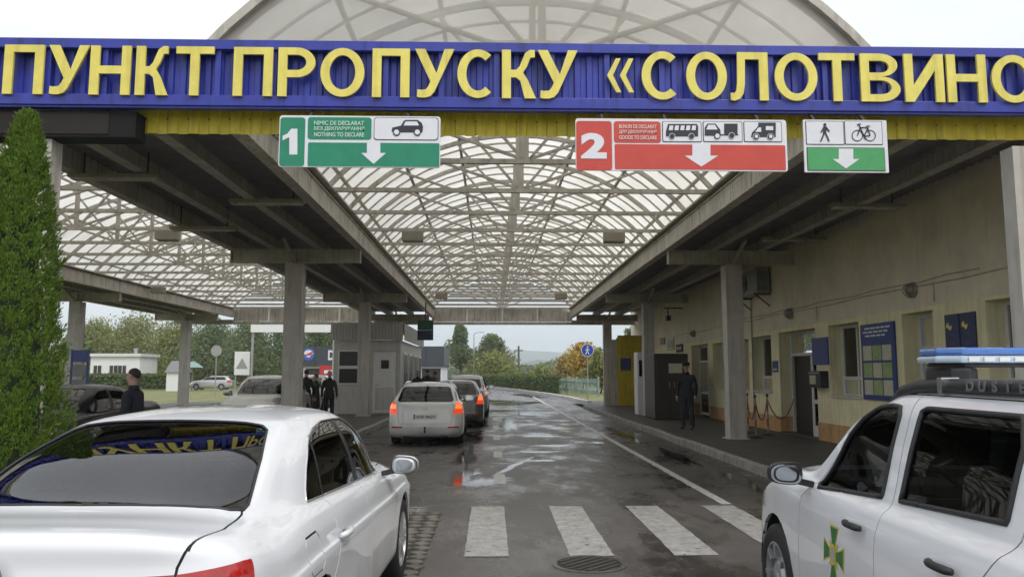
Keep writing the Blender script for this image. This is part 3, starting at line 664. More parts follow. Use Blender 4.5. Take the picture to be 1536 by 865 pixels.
strokes('bicycle_symbol', s3, 'sign_black', [((1284,205),(1288,193)), ((1288,193),(1299,193)), ((1288,193),(1294,206)), ((1294,206),(1299.5,193)), ((1299,193),(1303,205)), ((1294,206),(1303,205)), ((1286,188),(1288,193)), ((1283.5,188.5),(1289,187.5)), ((1297,191),(1302.5,191)), ((1294,206),(1296,211))], 1.5, 4)
hangers(s3, 1225, 1300)
# ================================================================ customs building on the right
pm('plaster_yellow', (.83, .77, .49), .8, var=.1, scale=2, streak=.2, pos=True, bump=.15, bscale=70)
pm('plaster_grey', (.78, .70, .545), .85, var=.13, scale=1.3, streak=.08, pos=True, bump=.2, bscale=60)
pm('plinth_orange', (.60, .36, .17), .8, var=.15, scale=3, streak=.35, pos=True)
pm('pvc_white', (.66, .66, .66), .35, var=.05, streak=.1, pos=True)
pm('room_dark', (.035, .03, .027), .8); pm('door_dark', (.03, .025, .02), .5)
pm('board_blue', (.03, .05, .22), .4, var=.1); pm('paper', (.55, .55, .42), .7, var=.12, scale=9); pm('paper_green', (.32, .42, .18), .7, var=.2, scale=9)
pm('black_plastic', (.02, .02, .022), .4); pm('steel_grey', (.33, .33, .32), .4, .4, var=.15); pm('rust', (.10, .05, .03), .8, var=.3)
pm('brown_dark', (.035, .026, .022), .5, var=.25, scale=2); pm('tape_red', (.30, .085, .04), .5); pm('text_white', (.7, .72, .78), .5)
glass_mat('window_glass', (.55, .6, .58)); glass_mat('dark_glass', (.10, .12, .12))
WX = 7.62; ZS = 2.84
bld = empty('checkpoint_building', (WX, 20, 0), label='long pale yellow plastered office building along the right pavement', cat='building')
bld.location = (0,0,0)
def D_at(px): return WX*F*1.0/((px-768)*math.cos(YAW)+F*math.sin(YAW)*.9945)*.9945
def wy(px, py=560): # distance along the wall seen at picture column px
    lo, hi = 4, 80
    for _ in range(50):
        mid = (lo+hi)/2
        if at(px, py, mid).x > WX: hi = mid
        else: lo = mid
    return lo
def wz(px, py): return at(px, py, wy(px, py)).z
# openings: (far px, near px, z0, z1, type)
OPN = []
for a, c, z0, z1, kind in ((1038,1063,.15,2.72,'door'), (1070,1086,1.15,2.7,'win'), (1114,1124,1.15,2.7,'win'), (1130,1158,1.15,2.72,'win'), (1170,1225,.15,2.74,'open_door'),
                           (1245,1291,1.15,2.74,'win'), (1357,1404,.15,2.76,'door'), (1484,1545,1.15,2.78,'win')):
    OPN.append([wy(c), wy(a), z0, z1, kind])
OPN.sort(); YA, YZ = 4.5, 43.0; TH = .42; ZR = 5.2
def wallbox(y0, y1, z0, z1, mat, name, x0=WX):
    if y1-y0 > .01 and z1-z0 > .01: return G().box(x0,WX+TH,y0,y1,z0,z1).ob(name, mat, bld)
y = YA
for i, (a, c, z0, z1, kind) in enumerate(OPN):
    wallbox(y, a, .55, ZS, 'plaster_yellow', 'wall'); wallbox(y, a, .1, .55, 'plinth_orange', 'plinth', WX-.015)
    if z0 > .6: wallbox(a, c, .55, z0, 'plaster_yellow', 'wall'); wallbox(a, c, .1, .55, 'plinth_orange', 'plinth', WX-.015)
    wallbox(a, c, z1, ZS, 'plaster_yellow', 'wall'); y = c
wallbox(y, YZ, .55, ZS, 'plaster_yellow', 'wall'); wallbox(y, YZ, .1, .55, 'plinth_orange', 'plinth', WX-.015)
G().box(WX+.004,WX+TH,YA,YZ,ZS+.001,ZR).ob('upper_wall', 'plaster_grey', bld)
G().box(WX+TH,WX+5,YZ-.1,YZ,.1,ZR).box(WX+TH,WX+5,YA,YA+.1,.1,ZR).box(WX+4.9,WX+5,YA+.1,YZ-.1,.1,ZR).box(WX+TH,WX+4.9,YA+.1,YZ-.1,-.02,.05).ob('inner_wall', 'room_dark', bld)
G().box(WX-.05,WX+5.2,YA-.2,YZ+.2,ZR+.001,ZR+.15).ob('roof', 'ceiling_beam', bld)
XG = WX+.30   # plane of the frames
def framed(parent, y0, y1, z0, z1, fw=.07, mull=(), trans=(), glass='dark_glass', x=XG):
    """frame bars and separate panes"""
    g = G().box(x,x+.07,y0,y0+fw,z0,z1).box(x,x+.07,y1-fw,y1,z0,z1).box(x+.001,x+.069,y0+fw,y1-fw,z0,z0+fw).box(x+.001,x+.069,y0+fw,y1-fw,z1-fw,z1)
    ys = [y0+fw]+[v for m_ in mull for v in (m_-.035, m_+.035)]+[y1-fw]; zs = [z0+fw]+[v for m_ in trans for v in (m_-.035, m_+.035)]+[z1-fw]
    for m_ in mull: g.box(x+.002,x+.068,m_-.035,m_+.035,z0+fw,z1-fw)
    for m_ in trans: g.box(x+.003,x+.067,y0+fw,y1-fw,m_-.035,m_+.035)
    g.ob('frame', 'pvc_white', parent)
    for i in range(0, len(ys), 2):
        for j in range(0, len(zs), 2): G().add([(x+.035,ys[i],zs[j]),(x+.035,ys[i+1],zs[j]),(x+.035,ys[i+1],zs[j+1]),(x+.035,ys[i],zs[j+1])], [(0,1,2,3)]).ob('pane', glass, parent)
for a, c, z0, z1, kind in OPN:
    if kind == 'win':
        w = empty('window'); w.parent = bld
        framed(w, a, c, z0, z1, mull=(((a+c)/2,) if c-a > 1.2 else ()), trans=(z0+.42,))
        G().box(WX-.06,XG,a-.03,c+.03,z0+.002,z0+.035).ob('sill', 'pvc_white', w)
    elif kind == 'door':
        d = empty('door'); d.parent = bld
        framed(d, a, c, z0, z1, fw=.09, mull=((a+c)/2,), trans=(.95, 2.12))
        G().bar((XG-.05,(a+c)/2-.1,1.05), (XG-.05,(a+c)/2-.1,1.3), .025, .025).ob('handle', 'steel_grey', d)
    else:
        d = empty('door', (0,0,0)); d.parent = bld; d['label'] = 'white framed glass door standing open'
        framed(d, a, c, 2.12, z1, mull=(), trans=())
        G().box(XG,XG+.07,a,a+.06,z0,2.12).ob('jamb', 'pvc_white', d); G().box(XG,XG+.07,c-.06,c,z0,2.12).ob('jamb', 'pvc_white', d)
        # the leaf, swung outwards about its near edge
        leaf = empty('leaf', (XG-.01, a+.10, 0)); leaf.parent = d
        G().box(-.02,.02,0,.09,z0+.02,2.1).box(-.02,.02,.55,.64,z0+.02,2.1).box(-.019,.019,.09,.55,z0+.02,z0+.28).box(-.019,.019,.09,.55,2.0,2.1).box(-.019,.019,.09,.55,.95,1.05).ob('leaf', 'pvc_white', d).matrix_local = Matrix.Translation((XG-.02,a+.02,0)) @ Matrix.Rotation(R(12),4,'Z')
        G().box(-.003,.003,.09,.55,z0+.28,.95).box(-.003,.003,.09,.55,1.05,2.0).ob('pane', 'dark_glass', d).matrix_local = Matrix.Translation((XG-.02,a+.02,0)) @ Matrix.Rotation(R(12),4,'Z')
        bpy.data.objects.remove(leaf)
        G().box(XG+.09,XG+.13,a+.72,c-.06,z0,2.12).ob('inner_door', 'door_dark', d)
        G().box(WX-.05,XG,a,c,.1,.17).ob('step', 'pavement', d)
# wall-mounted things
for zc, yc0, yc1 in ((3.22,9,33), (3.3,12,24)): G().tube([(WX-.012,yc0+(yc1-yc0)*i/14,zc+.02*math.sin(i*2.1)) for i in range(15)], .012, 6).ob('conduit', 'steel_paint', bld)
for yc in (13.3, 18.2, 24.6): G().tube([(WX-.014,yc,3.24),(WX-.014,yc,2.9)], .011, 6).ob('conduit', 'steel_paint', bld)
def wall_rect(px0, px1, py0, py1):
    y1 = wy(px0); y0 = wy(px1); zc = [wz(px0,py0), wz(px1,py0), wz(px0,py1), wz(px1,py1)]
    return y0, y1, min(zc[2], zc[3])*.5+max(zc[2], zc[3])*.5, (zc[0]+zc[1])/2
def wall_words(txt, y0, y1, z0, z1, mat, parent, x=WX, bold=.02):
    me = text_mesh(txt, 'lettering', 1, bold, .001); fit_mesh(me, 0, y1-y0, z0, z1, 0)
    for v in me.vertices: v.co = (x-.001+v.co.y*.5, y1-v.co.x, v.co.z)
    mo('lettering', me, mat, parent)
y0, y1, z0, z1 = wall_rect(1297,1347,484,600)
e = empty('information_board', (0,0,0), label='tall blue information board with three rows of notices between window and door', cat='notice board')
G().box(WX-.05,WX-.004,y0,y1,z0,z1).ob('board', 'board_blue', e, bevel=.006)
for i, s_ in enumerate((.93,.88,.83)):
    ya = y0+.12+.1*i
    while ya < y1-.16-.1*i: ln = random.Random(int(ya*100)+i).uniform(.1,.22); G().box(WX-.054,WX-.0505,ya,min(ya+ln,y1-.1),z0+(z1-z0)*s_,z0+(z1-z0)*(s_+.022)).ob('text_line', 'text_white', e); ya += ln+.04
for r_ in range(3):
    for c_ in range(3):
        ya = y0+.08+(y1-y0-.16)/3*c_; za = z0+.1+(z1-z0)*.225*r_
        G().box(WX-.058,WX-.0515,ya+.02,ya+(y1-y0-.16)/3-.02,za,za+(z1-z0)*.195).ob('notice', ('paper','paper_green')[(r_+c_) % 2], e)
y0, y1, z0, z1 = wall_rect(1424,1470,469,540)
for i, (a, c) in enumerate(((y0,(y0+y1)/2-.02),((y0+y1)/2+.02,y1))):
    e = empty('poster_panel', (0,0,0), label='dark blue poster panel with a yellow spot, '+('nearer' if i == 0 else 'farther')+' of the two beside the right door', cat='poster', group='blue poster panels')
    G().box(WX-.03,WX-.004,a,c,z0,z1).ob('panel', pm('poster_blue%d' % i, (.02,.03,.10), .4, var=.2), e)
    G().add([(WX-.032,c-.12-.09*math.cos(t*.6283),z1-.2+.05*math.sin(t*.6283)+.03*math.cos(t*1.9)) for t in range(10)], [tuple(range(10))]).ob('yellow_mark', 'letter_yellow', e)
    for q in range(3): G().box(WX-.034,WX-.031,a+.12,c-.12,z0+.25+q*.16,z0+.29+q*.16).ob('text_line', 'board_blue', e)
y0, y1, z0, z1 = wall_rect(1221,1245,506,547)
e = tag(G().box(WX-.03,WX-.004,y0,y1,z0,z1).ob('blue_plaque', 'board_blue', bevel=.005), 'plain blue wall plaque beside the open door', 'sign')
y0, y1, z0, z1 = wall_rect(1225,1243,556,581)
e = empty('letter_box', (0,0,0), label='small black letter box with a white notice below the blue plaque', cat='letter box')
G().box(WX-.2,WX-.004,y0,y1,z0,z1).ob('case', 'black_plastic', e, bevel=.015); G().box(WX-.205,WX-.2005,y0+.25,y1-.08,z0+.08,z1-.1).ob('notice', 'paper', e); G().box(WX-.21,WX-.2005,y0+.05,y1-.05,z1-.06,z1-.03).ob('slot', 'steel_grey', e)
y0, y1, z0, z1 = wall_rect(1160,1168,541,558); e = empty('wall_notice', (0,0,0), label='small blue and white notice on the wall between window and open door', cat='notice')
G().box(WX-.02,WX-.004,y0,y1,z0,z1).ob('plate', 'board_blue', e); G().box(WX-.024,WX-.0205,y0+.06,y1-.06,z0+.05,z1-.2).ob('paper', 'paper', e)
def bulkhead(px, py, r, lab):
    y = wy(px, py); z = wz(px, py); M = Matrix.Translation((WX, y, z)) @ Matrix.Rotation(R(-90),4,'Y')
    e = empty('wall_lamp', (0,0,0), label=lab, cat='lamp', group='round wall lamps')
    G().lathe([(r,0),(r,.03),(r*.9,.04)], 20, M).ob('base', 'steel_grey', e, smooth=40); G().lathe([(r*.86,.035),(r*.8,.09),(r*.5,.13),(0.001,.145)], 20, M).ob('globe', 'lamp_case', e, smooth=True)
    g = G()
    for a in range(3): g.tube([M @ Vector((r*.95*math.cos(t)*(1), (a-1)*r*.5, .16*math.sin(t))) for t in [math.pi*i/8 for i in range(9)]], .008, 5)
    g.ob('guard', 'steel_grey', e)
bulkhead(1370, 435, .14, 'round caged wall lamp above the right door'); bulkhead(1187, 470, .14, 'round caged wall lamp above the open door'); bulkhead(1042, 500, .13, 'round caged wall lamp above the far white door')
# air conditioner
y1 = wy(1125, 425); y0 = wy(1163, 425); z0 = wz(1145, 442); z1 = wz(1145, 406)
y0 += .3
e = empty('air_conditioner', (0,0,0), label='grey air conditioner unit on brackets high on the wall by the post', cat='air conditioner')
G().box(WX-.42,WX-.06,y0,y1,z0,z1).ob('case', 'steel_grey', e, bevel=.02)
M = Matrix.Translation((WX-.42,(y0+y1)/2+.1,(z0+z1)/2)) @ Matrix.Rotation(R(-90),4,'Y')
for rr_ in (.06,.13,.2,.26): G().tube([M @ Vector((rr_*math.cos(t), rr_*math.sin(t), .012)) for t in [6.2832*i/24 for i in range(24)]], .008, 5, closed=True).ob('grille_ring', 'black_plastic', e)
for yy in (y0+.12, y1-.12): G().box(WX-.46,WX-.002,yy-.02,yy+.02,z0-.05,z0-.005).bar((WX-.4,yy,z0-.05), (WX-.02,yy,z0-.36), .03, .03).ob('bracket', 'rust', e)
for q in range(9): G().box(WX-.4,WX-.08,y0-.006,y0-.0005,z0+.08+q*.06,z0+.1+q*.06).ob('fin', 'black_plastic', e)
G().tube([(WX-.03,y1-.1,z0),(WX-.03,y1-.1,1.4),(WX-.03,y1-.1,.3)], .02, 6).ob('pipe', 'steel_grey', e)
# camera on a bracket, small wall boxes far along
e = empty('security_camera', (0,0,0), label='small black security camera on a wall bracket far along the wall', cat='camera')
y = wy(1024,462); z = wz(1024,462)
G().bar((WX,y,z), (WX-.75,y,z), .05, .05).bar((WX-.6,y,z), (WX-.6,y,z-.3), .04, .04).ob('bracket', 'rust', e); G().box(WX-.68,WX-.52,y-.2,y+.15,z-.52,z-.3).ob('housing', 'black_plastic', e, bevel=.03); G().lathe([(.05,0),(.05,.03)], 12, Matrix.Translation((WX-.6,y-.2,z-.41)) @ Matrix.Rotation(R(90),4,'X')).ob('lens', 'dark_glass', e)
for px0, px1, py0, py1, mt, lab in ((1004,1013,508,525,'paper','small pale notice on the wall above the dark cabinet'), (1017,1026,516,528,'rust','small brown wall box above the dark cabinet'), (993,999,506,516,'lamp_case','small round-edged wall box near the far post')):
    y0, y1, z0, z1 = wall_rect(px0,px1,py0,py1); e = empty('wall_box', (0,0,0), label=lab, cat='wall box')
    G().box(WX-.06,WX-.004,y0,y1,z0,z1).ob('case', mt, e, bevel=.01); G().box(WX-.066,WX-.0605,y0+.1,y1-.1,z0+.1,z1-.1).ob('face', 'steel_grey', e)
# dark cabinet, white cabinet, end screen of sheets
e = empty('dark_cabinet', (0,0,0), label='tall dark brown cabinet against the building near the far post', cat='cabinet')
a = at(981,630,26.6); c = at(1032,630,26.6)
cabx = c.x
G().box(a.x,cabx,26.4,28.1,.16,at(1000,530,26.4).z).ob('body', 'brown_dark', e, bevel=.02)
for i in range(2):
    xa = a.x+.06+(cabx-a.x-.12)/2*i; G().box(xa+.01,xa+(cabx-a.x-.12)/2-.01,26.37,26.398,.28,at(1000,534,26.4).z).ob('door', 'brown_dark', e, bevel=.006)
    G().bar((a.x+.06+(cabx-a.x-.12)/2+(-.08 if i == 0 else .08),26.35,1.2), (a.x+.06+(cabx-a.x-.12)/2+(-.08 if i == 0 else .08),26.35,1.4), .02, .02).ob('handle', 'steel_grey', e)
p0 = at(1012,552,26.36); G().box(p0.x-.2,p0.x+.25,26.355,26.368,p0.z-.16,p0.z+.16).ob('notice', 'paper', e)
e = empty('white_cabinet', (0,0,0), label='narrow white metal cabinet left of the far right post', cat='cabinet')
a = at(957,615,29.6); c = at(969,615,29.6)
zt = at(960,528,29.6).z
G().box(a.x,c.x+.3,29.6,30.3,.15,zt).ob('body', 'pvc_white', e, bevel=.02); G().box(a.x+.06,c.x+.24,29.585,29.598,zt-.9,zt-.3).ob('window', 'dark_glass', e); G().box(a.x+.06,c.x+.24,29.585,29.598,.35,zt-1.1).ob('door', 'pvc_white', e, bevel=.004)
e = empty('sheet_screen', (0,0,0), label='yellow and grey corrugated sheet screen closing the far end of the pavement', cat='partition')
Y = 38.3; a = at(908,600,Y).x; c = at(927,600,Y).x; d = at(960,600,Y).x
corr(a, c, Y, .14, at(915,509,Y).z, .12, .03, 'grey_sheet', 'fascia_paint', e); corr(c, d+.6, Y-.06, .14, at(940,503,Y).z, .12, .03, 'yellow_sheet', 'yellow_sheet', e)
b0 = at(931,537,Y-.12); b1 = at(946,555,Y-.12); G().box(b0.x,b1.x,Y-.13,Y-.1,b1.z,b0.z).ob('blue_sign', 'board_blue', e)
G().bar((a,Y+.05,.14), (a,Y+.05,3.4), .08, .08).bar((c,Y+.05,.14), (c,Y+.05,3.4), .08, .08).ob('frame', 'steel_paint', e)
# rope posts by the open door
RP = [at(1122,632,20.4), at(1134,648,18.9), at(1152,640,19.6)]
for i, p in enumerate(RP):
    e = empty('rope_post', (p.x, p.y, .14), label=('red and white rope barrier post behind the near right post','red and white rope barrier post, nearest of the three by the open door','red and white rope barrier post closest to the open door')[i], cat='barrier post', group='rope posts by the open door')
    G().lathe([(.17,0),(.17,.015),(.05,.05),(.022,.06)], 20).ob('base', 'rust', e, smooth=40)
    for q in range(5): G().lathe([(.022,.06+q*.18),(.022,.06+(q+1)*.18)], 10).ob('band', 'tape_red' if q % 2 else 'steel_grey', e)
    G().lathe([(.03,.96),(.035,.98),(.02,1.02),(.001,1.03)], 12).ob('cap', 'black_plastic', e, smooth=True)
for i, (p, q) in enumerate(((RP[0],RP[1]), (RP[1],RP[2]), (RP[2],Vector((WX-.02, RP[2].y+.2, 0))))):
    pts = [Vector((p.x+(q.x-p.x)*t, p.y+(q.y-p.y)*t, 1.04-.55*4*t*(1-t)*.9)) for t in [j/12 for j in range(13)]]
    tag(G().tube(pts, .014, 6).ob('barrier_rope', 'tape_red'), ('red barrier rope sagging between the two left rope posts','red barrier rope sagging between the two right rope posts','red barrier rope from the last rope post to the wall')[i], 'rope', 'ropes of the barrier')
# ================================================================ booth on the island
pm('booth_white', (.50, .49, .46), .5, var=.07, streak=.15, pos=True); pm('booth_panel', (.44, .43, .41), .5, var=.1, streak=.3, pos=True)
bt = empty('control_booth', (0,0,0), label='white panelled control booth with a door and window under the canopy', cat='booth')
YB = 30.3; bx0 = at(499,600,YB).x; bx1 = at(600,600,YB).x; zt = at(550,485,YB).z; zf = at(550,510,YB).z; YBE = 39.2
G().box(bx0+.02,bx1-.02,YB+.02,YBE,.14,zf).ob('core', 'booth_white', bt)
for i in range(4):
    z0 = .16+(zf-.16)/4*i; G().box(bx0,bx0+1.62,YB,YB+.018,z0,z0+(zf-.16)/4-.012).ob('wall_panel', 'booth_white', bt)
G().box(bx0+2.42,bx1,YB,YB+.018,.16,zf).ob('wall_panel', 'booth_white', bt); G().box(bx0+1.63,bx0+2.41,YB,YB+.018,at(570,527,YB).z+.05,zf).ob('wall_panel', 'booth_white', bt)
corr(bx0-.12, bx1+.12, YB-.1, zf, zt, .12, .02, 'fascia', 'booth_panel', bt)
g = G(); vs = []
for i in range(int((YBE-YB)/.06)): vs += [(bx1+.12+(.02 if i % 4 < 2 else 0), YB-.1+i*.06, zf), (bx1+.12+(.02 if i % 4 < 2 else 0), YB-.1+i*.06, zt)]
g.add(vs, [(2*i,2*i+2,2*i+3,2*i+1) for i in range(len(vs)//2-1)]).ob('fascia', 'booth_panel', bt)
G().box(bx0-.12,bx1+.12,YB-.08,YBE,zt-.02,zt+.02).ob('roof', 'booth_panel', bt)
w = empty('window'); w.parent = bt
wx0 = at(509,560,YB).x; wx1 = at(537,560,YB).x; wz1 = at(520,527,YB).z; wz0 = at(520,574,YB).z; wm = (wz0+wz1)/2
G().box(wx0-.06,wx1+.06,YB-.03,YB-.002,wz0-.06,wz1+.06).ob('frame', 'pvc_white', w)
G().box(wx0,wx1,YB-.04,YB-.031,wm+.06,wz1).ob('pane', 'black_plastic', w); G().box(wx0,wx1,YB-.04,YB-.031,wz0,wm-.06).ob('pane', 'room_dark', w)
d = empty('door'); d.parent = bt
dx0 = at(559,600,YB).x; dx1 = at(593,600,YB).x; dz = at(575,528,YB).z
G().box(dx0-.05,dx1+.05,YB-.03,YB+.015,.15,dz+.05).ob('frame', 'booth_panel', d); G().box(dx0,dx1,YB-.06,YB-.031,.2,dz).ob('leaf', 'pvc_white', d, bevel=.006)
G().box(dx0+.08,dx1-.08,YB-.068,YB-.0605,.32,1.15).ob('lower_panel', 'booth_white', d, bevel=.004); G().box(dx0+.3,dx0+.6,YB-.068,YB-.0605,dz-.62,dz-.3).ob('pane', 'room_dark', d); G().bar((dx0+.1,YB-.09,1.25), (dx0+.24,YB-.09,1.25), .025, .025).ob('handle', 'steel_grey', d)
for i in range(4):
    ya = YB+.8+i*2.1; s_ = empty('window'); s_.parent = bt
    G().box(bx1-.018,bx1+.03,ya,ya+1.5,1.2,2.5).ob('frame', 'pvc_white', s_)
    for j in range(2): G().box(bx1+.0305,bx1+.038,ya+.08+j*.7,ya+.72+j*.7,1.28,2.42).ob('pane', 'black_plastic', s_)
# green and blue hanging sign at the lane
e = empty('lane_number_sign', (0,0,0), label='small hanging sign, green above and blue below, beside the booth', cat='sign')
Y = 33; a = at(626,510,Y); c = at(650,480,Y); mz = (a.z+c.z)/2
G().box(a.x,c.x,Y,Y+.06,mz+.003,c.z).ob('green_field', pm('green_dark', (.01,.06,.015), .5), e); G().box(a.x,c.x,Y,Y+.06,a.z,mz-.003).ob('blue_field', pm('blue_dark', (.012,.02,.06), .5), e); G().bar(((a.x+c.x)/2,Y+.03,c.z), ((a.x+c.x)/2,Y+.03,4.65), .05, .05).ob('hanger', 'bolt', e)
# ================================================================ vegetation
def leaf_mat(name, col, var=.5):
    m, t, b = node_mat(name); N = t.nodes; L = t.links
    oi = N.new('ShaderNodeNewGeometry'); r = N.new('ShaderNodeValToRGB'); e = r.color_ramp.elements
    e[0].color = tuple(c*(1-var) for c in col)+(1,); e[1].color = tuple(c*(1+var) for c in col)+(1,)
    L.new(oi.outputs['Random Per Island'], r.inputs[0]); L.new(r.outputs[0], b.inputs['Base Color']); b.inputs['Roughness'].default_value = .6
    b.inputs['Specular IOR Level'].default_value = .3
    tl = N.new('ShaderNodeBsdfTranslucent'); L.new(r.outputs[0], tl.inputs[0]); mx = N.new('ShaderNodeMixShader'); mx.inputs[0].default_value = .4
    L.new(b.outputs[0], mx.inputs[1]); L.new(tl.outputs[0], mx.inputs[2]); L.new(mx.outputs[0], N['Material Output'].inputs[0])
leaf_mat('leaf_green', (.17, .215, .095), .35); leaf_mat('leaf_olive', (.25, .27, .085), .35); leaf_mat('leaf_yellow', (.50, .35, .09), .35); leaf_mat('leaf_dark', (.15, .20, .08), .35); leaf_mat('leaf_hedge', (.13, .17, .05), .4); leaf_mat('leaf_thuja', (.14, .23, .03), .4); leaf_mat('leaf_rust', (.33, .28, .11), .35)
pm('bark', (.09, .075, .06), .9, var=.3, scale=8, bump=.5, bscale=20)
def leaves(rnd, pts, size):
    g = G()
    for p in pts:
        n = Vector((rnd.gauss(0,1), rnd.gauss(0,1), rnd.gauss(0,.7)+.4)).normalized(); u = n.orthogonal().normalized(); u.rotate(Matrix.Rotation(rnd.uniform(0,6.28),3,n)); v = n.cross(u)
        s = size*rnd.uniform(.6,1.4)
        g.add([p-u*s, p+v*s*.45+n*s*.1, p+u*s, p-v*s*.45+n*s*.1], [(0,1,2,3)])
    return g
def tree(x, y, h, w, mat, seed, label, group='trees beyond the canopy', trunk_frac=.25, leafn=1500, size=.22, lumps=11, top_narrow=.0):
    rnd = random.Random(seed); e = empty('tree', (x, y, -.05), label=label, cat='tree', group=group)
    th = h*trunk_frac; g = G().tube([(0,0,0),(.05*w,0,th),(.0,.03*w,h*.6),(.03*w,0,h*.9)], [h*.022,h*.017,h*.010,h*.003], 7)
    cs = []
    for i in range(lumps):
        f = (i+.5)/lumps; z = th+(h-th)*(.12+.78*f); k = math.sin(math.pi*min(1, .18+.82*f)**.8)*(1-top_narrow*f)
        a = rnd.uniform(0,6.28); rr_ = w*.5*k*rnd.uniform(.25,.62)
        c = Vector((rr_*math.cos(a), rr_*math.sin(a), z)); cs.append((c, w*rnd.uniform(.17,.30)*(.6+.5*k)))
        g.tube([(0,0,z*.62), c*.5+Vector((0,0,z*.36)), c], [h*.009,h*.006,h*.002], 5)
    g.ob('trunk', 'bark', e, smooth=True)
    pts = []
    for i in range(leafn):
        c, r_ = rnd.choice(cs); d = Vector((rnd.gauss(0,1), rnd.gauss(0,1), rnd.gauss(0,.85))).normalized()*r_*(rnd.random()**.4)
        q = c+d
        if q.z > th*.6: pts.append(q)
    leaves(rnd, pts, size).ob('crown', mat, e, fix=False); return e
def tpx(px, ytop, ybase, wpx, D, *a, **k):
    p = at(px, ytop, D); x = p.x; h = p.z; return tree(x, D, h, wpx/F*D, *a, **k)
tpx(690,484,570,58,122,'leaf_green',1,'tall slender green tree left of the lamp pole behind the queue',leafn=5200,top_narrow=.45,lumps=16)
tpx(737,503,575,70,120,'leaf_green',2,'round greyish green tree right of the lamp pole behind the queue',leafn=5200,lumps=16)
tpx(742,532,578,95,116,'leaf_olive',3,'low olive bush in front of the round green tree',trunk_frac=.06,leafn=4200,lumps=16)
tpx(872,512,588,72,74,'leaf_yellow',4,'yellow autumn tree behind the blue walking sign',leafn=3600,size=.17,lumps=16)
tpx(846,532,588,60,80,'leaf_rust',5,'rust brown bush left of the yellow tree',trunk_frac=.1,leafn=2600,size=.17,lumps=14)
tpx(900,524,595,66,70,'leaf_olive',6,'olive tree behind the far right post',trunk_frac=.15,leafn=1500)
tpx(948,490,590,70,66,'leaf_green',7,'green tree showing above the yellow sheet screen',leafn=1500)
tpx(812,548,580,50,110,'leaf_olive',8,'small pale bush beyond the hedge near the power pole',trunk_frac=.1,leafn=900)
for i, (px, yt, wp, D, mt, lab) in enumerate(((150,482,90,112,'leaf_olive','olive tree behind the small white building'), (205,476,100,110,'leaf_olive','broad yellow-green tree right of the white building'),
     (262,488,90,108,'leaf_olive','pale green tree left of the far left post'), (318,485,95,104,'leaf_green','green tree right of the far left post'), (375,486,90,100,'leaf_green','green tree behind the warning board'),
     (430,480,95,106,'leaf_dark','dark tree behind the silver car facing the camera'), (482,486,90,100,'leaf_dark','dark green tree above the dark shop roof'), (118,500,70,110,'leaf_dark','dark tree left of the white building'), (530,480,80,108,'leaf_olive','olive tree behind the booth roof'))):
    tpx(px, yt, 575, wp*1.45, D, mt, 30+i, lab, group='trees left beyond the lanes', trunk_frac=.08, leafn=8500, size=.19, lumps=26)
# shrub belt filling beneath the left trees
rnd = random.Random(5); pts = []
for i in range(6500):
    x = rnd.uniform(-68,-16); y = 103+rnd.uniform(-2,2); hh = 3.4+1.4*mnoise.noise((x*.2,0,0))
    pts.append(Vector((x, y, rnd.uniform(0,1)**.8*hh)))
o = leaves(rnd, pts, .26).ob('shrub_belt', 'leaf_olive', fix=False); tag(o, 'dense band of low green shrubs under the left trees', 'shrubs', kind='stuff')
# thuja at the left edge: sprays climbing round a cone
rnd = random.Random(11); th = empty('thuja_tree', (at(4,600,6.6).x, 6.6, .1), label='tall narrow green thuja at the left edge beside the white sedan', cat='tree')
ztop = at(31,163,6.6).z-.1
G().tube([(0,0,0),(0.01,0,1.2),(.06,0,ztop*.97)], [.07,.05,.008], 8).ob('trunk', 'bark', th)
def thr(f): return .46*(1-f**1.9)**.75*(.80+.20*min(1, f*7)) + .010
g = G()
for i in range(5200):
    f = rnd.random()**1.2; z = .1+f*(ztop-.17); a = rnd.uniform(0,6.28)
    lump = 1+.22*mnoise.noise((math.cos(a)*2.4, math.sin(a)*2.4, z*2.2))
    r_ = thr(f)*lump*rnd.uniform(.74,.98); out_ = Vector((math.cos(a), math.sin(a), 0)); tan_ = Vector((-out_.y, out_.x, 0))
    p = Vector((r_*out_.x+.05*f, r_*out_.y, z)); ax_ = (out_*rnd.uniform(.25,.7)+Vector((0,0,1))+tan_*rnd.uniform(-.35,.35)).normalized()
    fan = (tan_*math.cos(rnd.uniform(-.9,.9))+out_*math.sin(rnd.uniform(-.9,.9))).normalized(); ln = rnd.uniform(.07,.15)*(1-.45*f)
    for k in range(22):
        u = rnd.random(); w_ = rnd.uniform(-1,1)*(.16+.5*u*(1.15-u))*ln*1.1
        q = p+ax_*u*ln+fan*w_+out_*rnd.gauss(0,.005); d = (ax_+fan*(w_/ln)*1.6+Vector((rnd.gauss(0,.15),rnd.gauss(0,.15),0))).normalized(); sd_ = d.cross(out_+Vector((rnd.gauss(0,.4),rnd.gauss(0,.4),rnd.gauss(0,.3)))).normalized(); s = rnd.uniform(.012,.024)
        g.add([q, q+d*s*.5+sd_*s*.3, q+d*s*1.5, q+d*s*.5-sd_*s*.3], [(0,1,2,3)])
g.ob('crown', 'leaf_thuja', th, fix=False)
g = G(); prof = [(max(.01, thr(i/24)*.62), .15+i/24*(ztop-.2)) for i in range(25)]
g.lathe(prof, 18).ob('inner_growth', pm('thuja_core', (.02,.035,.012), .9, var=.5, scale=18, bump=1, bscale=30), th, smooth=True)
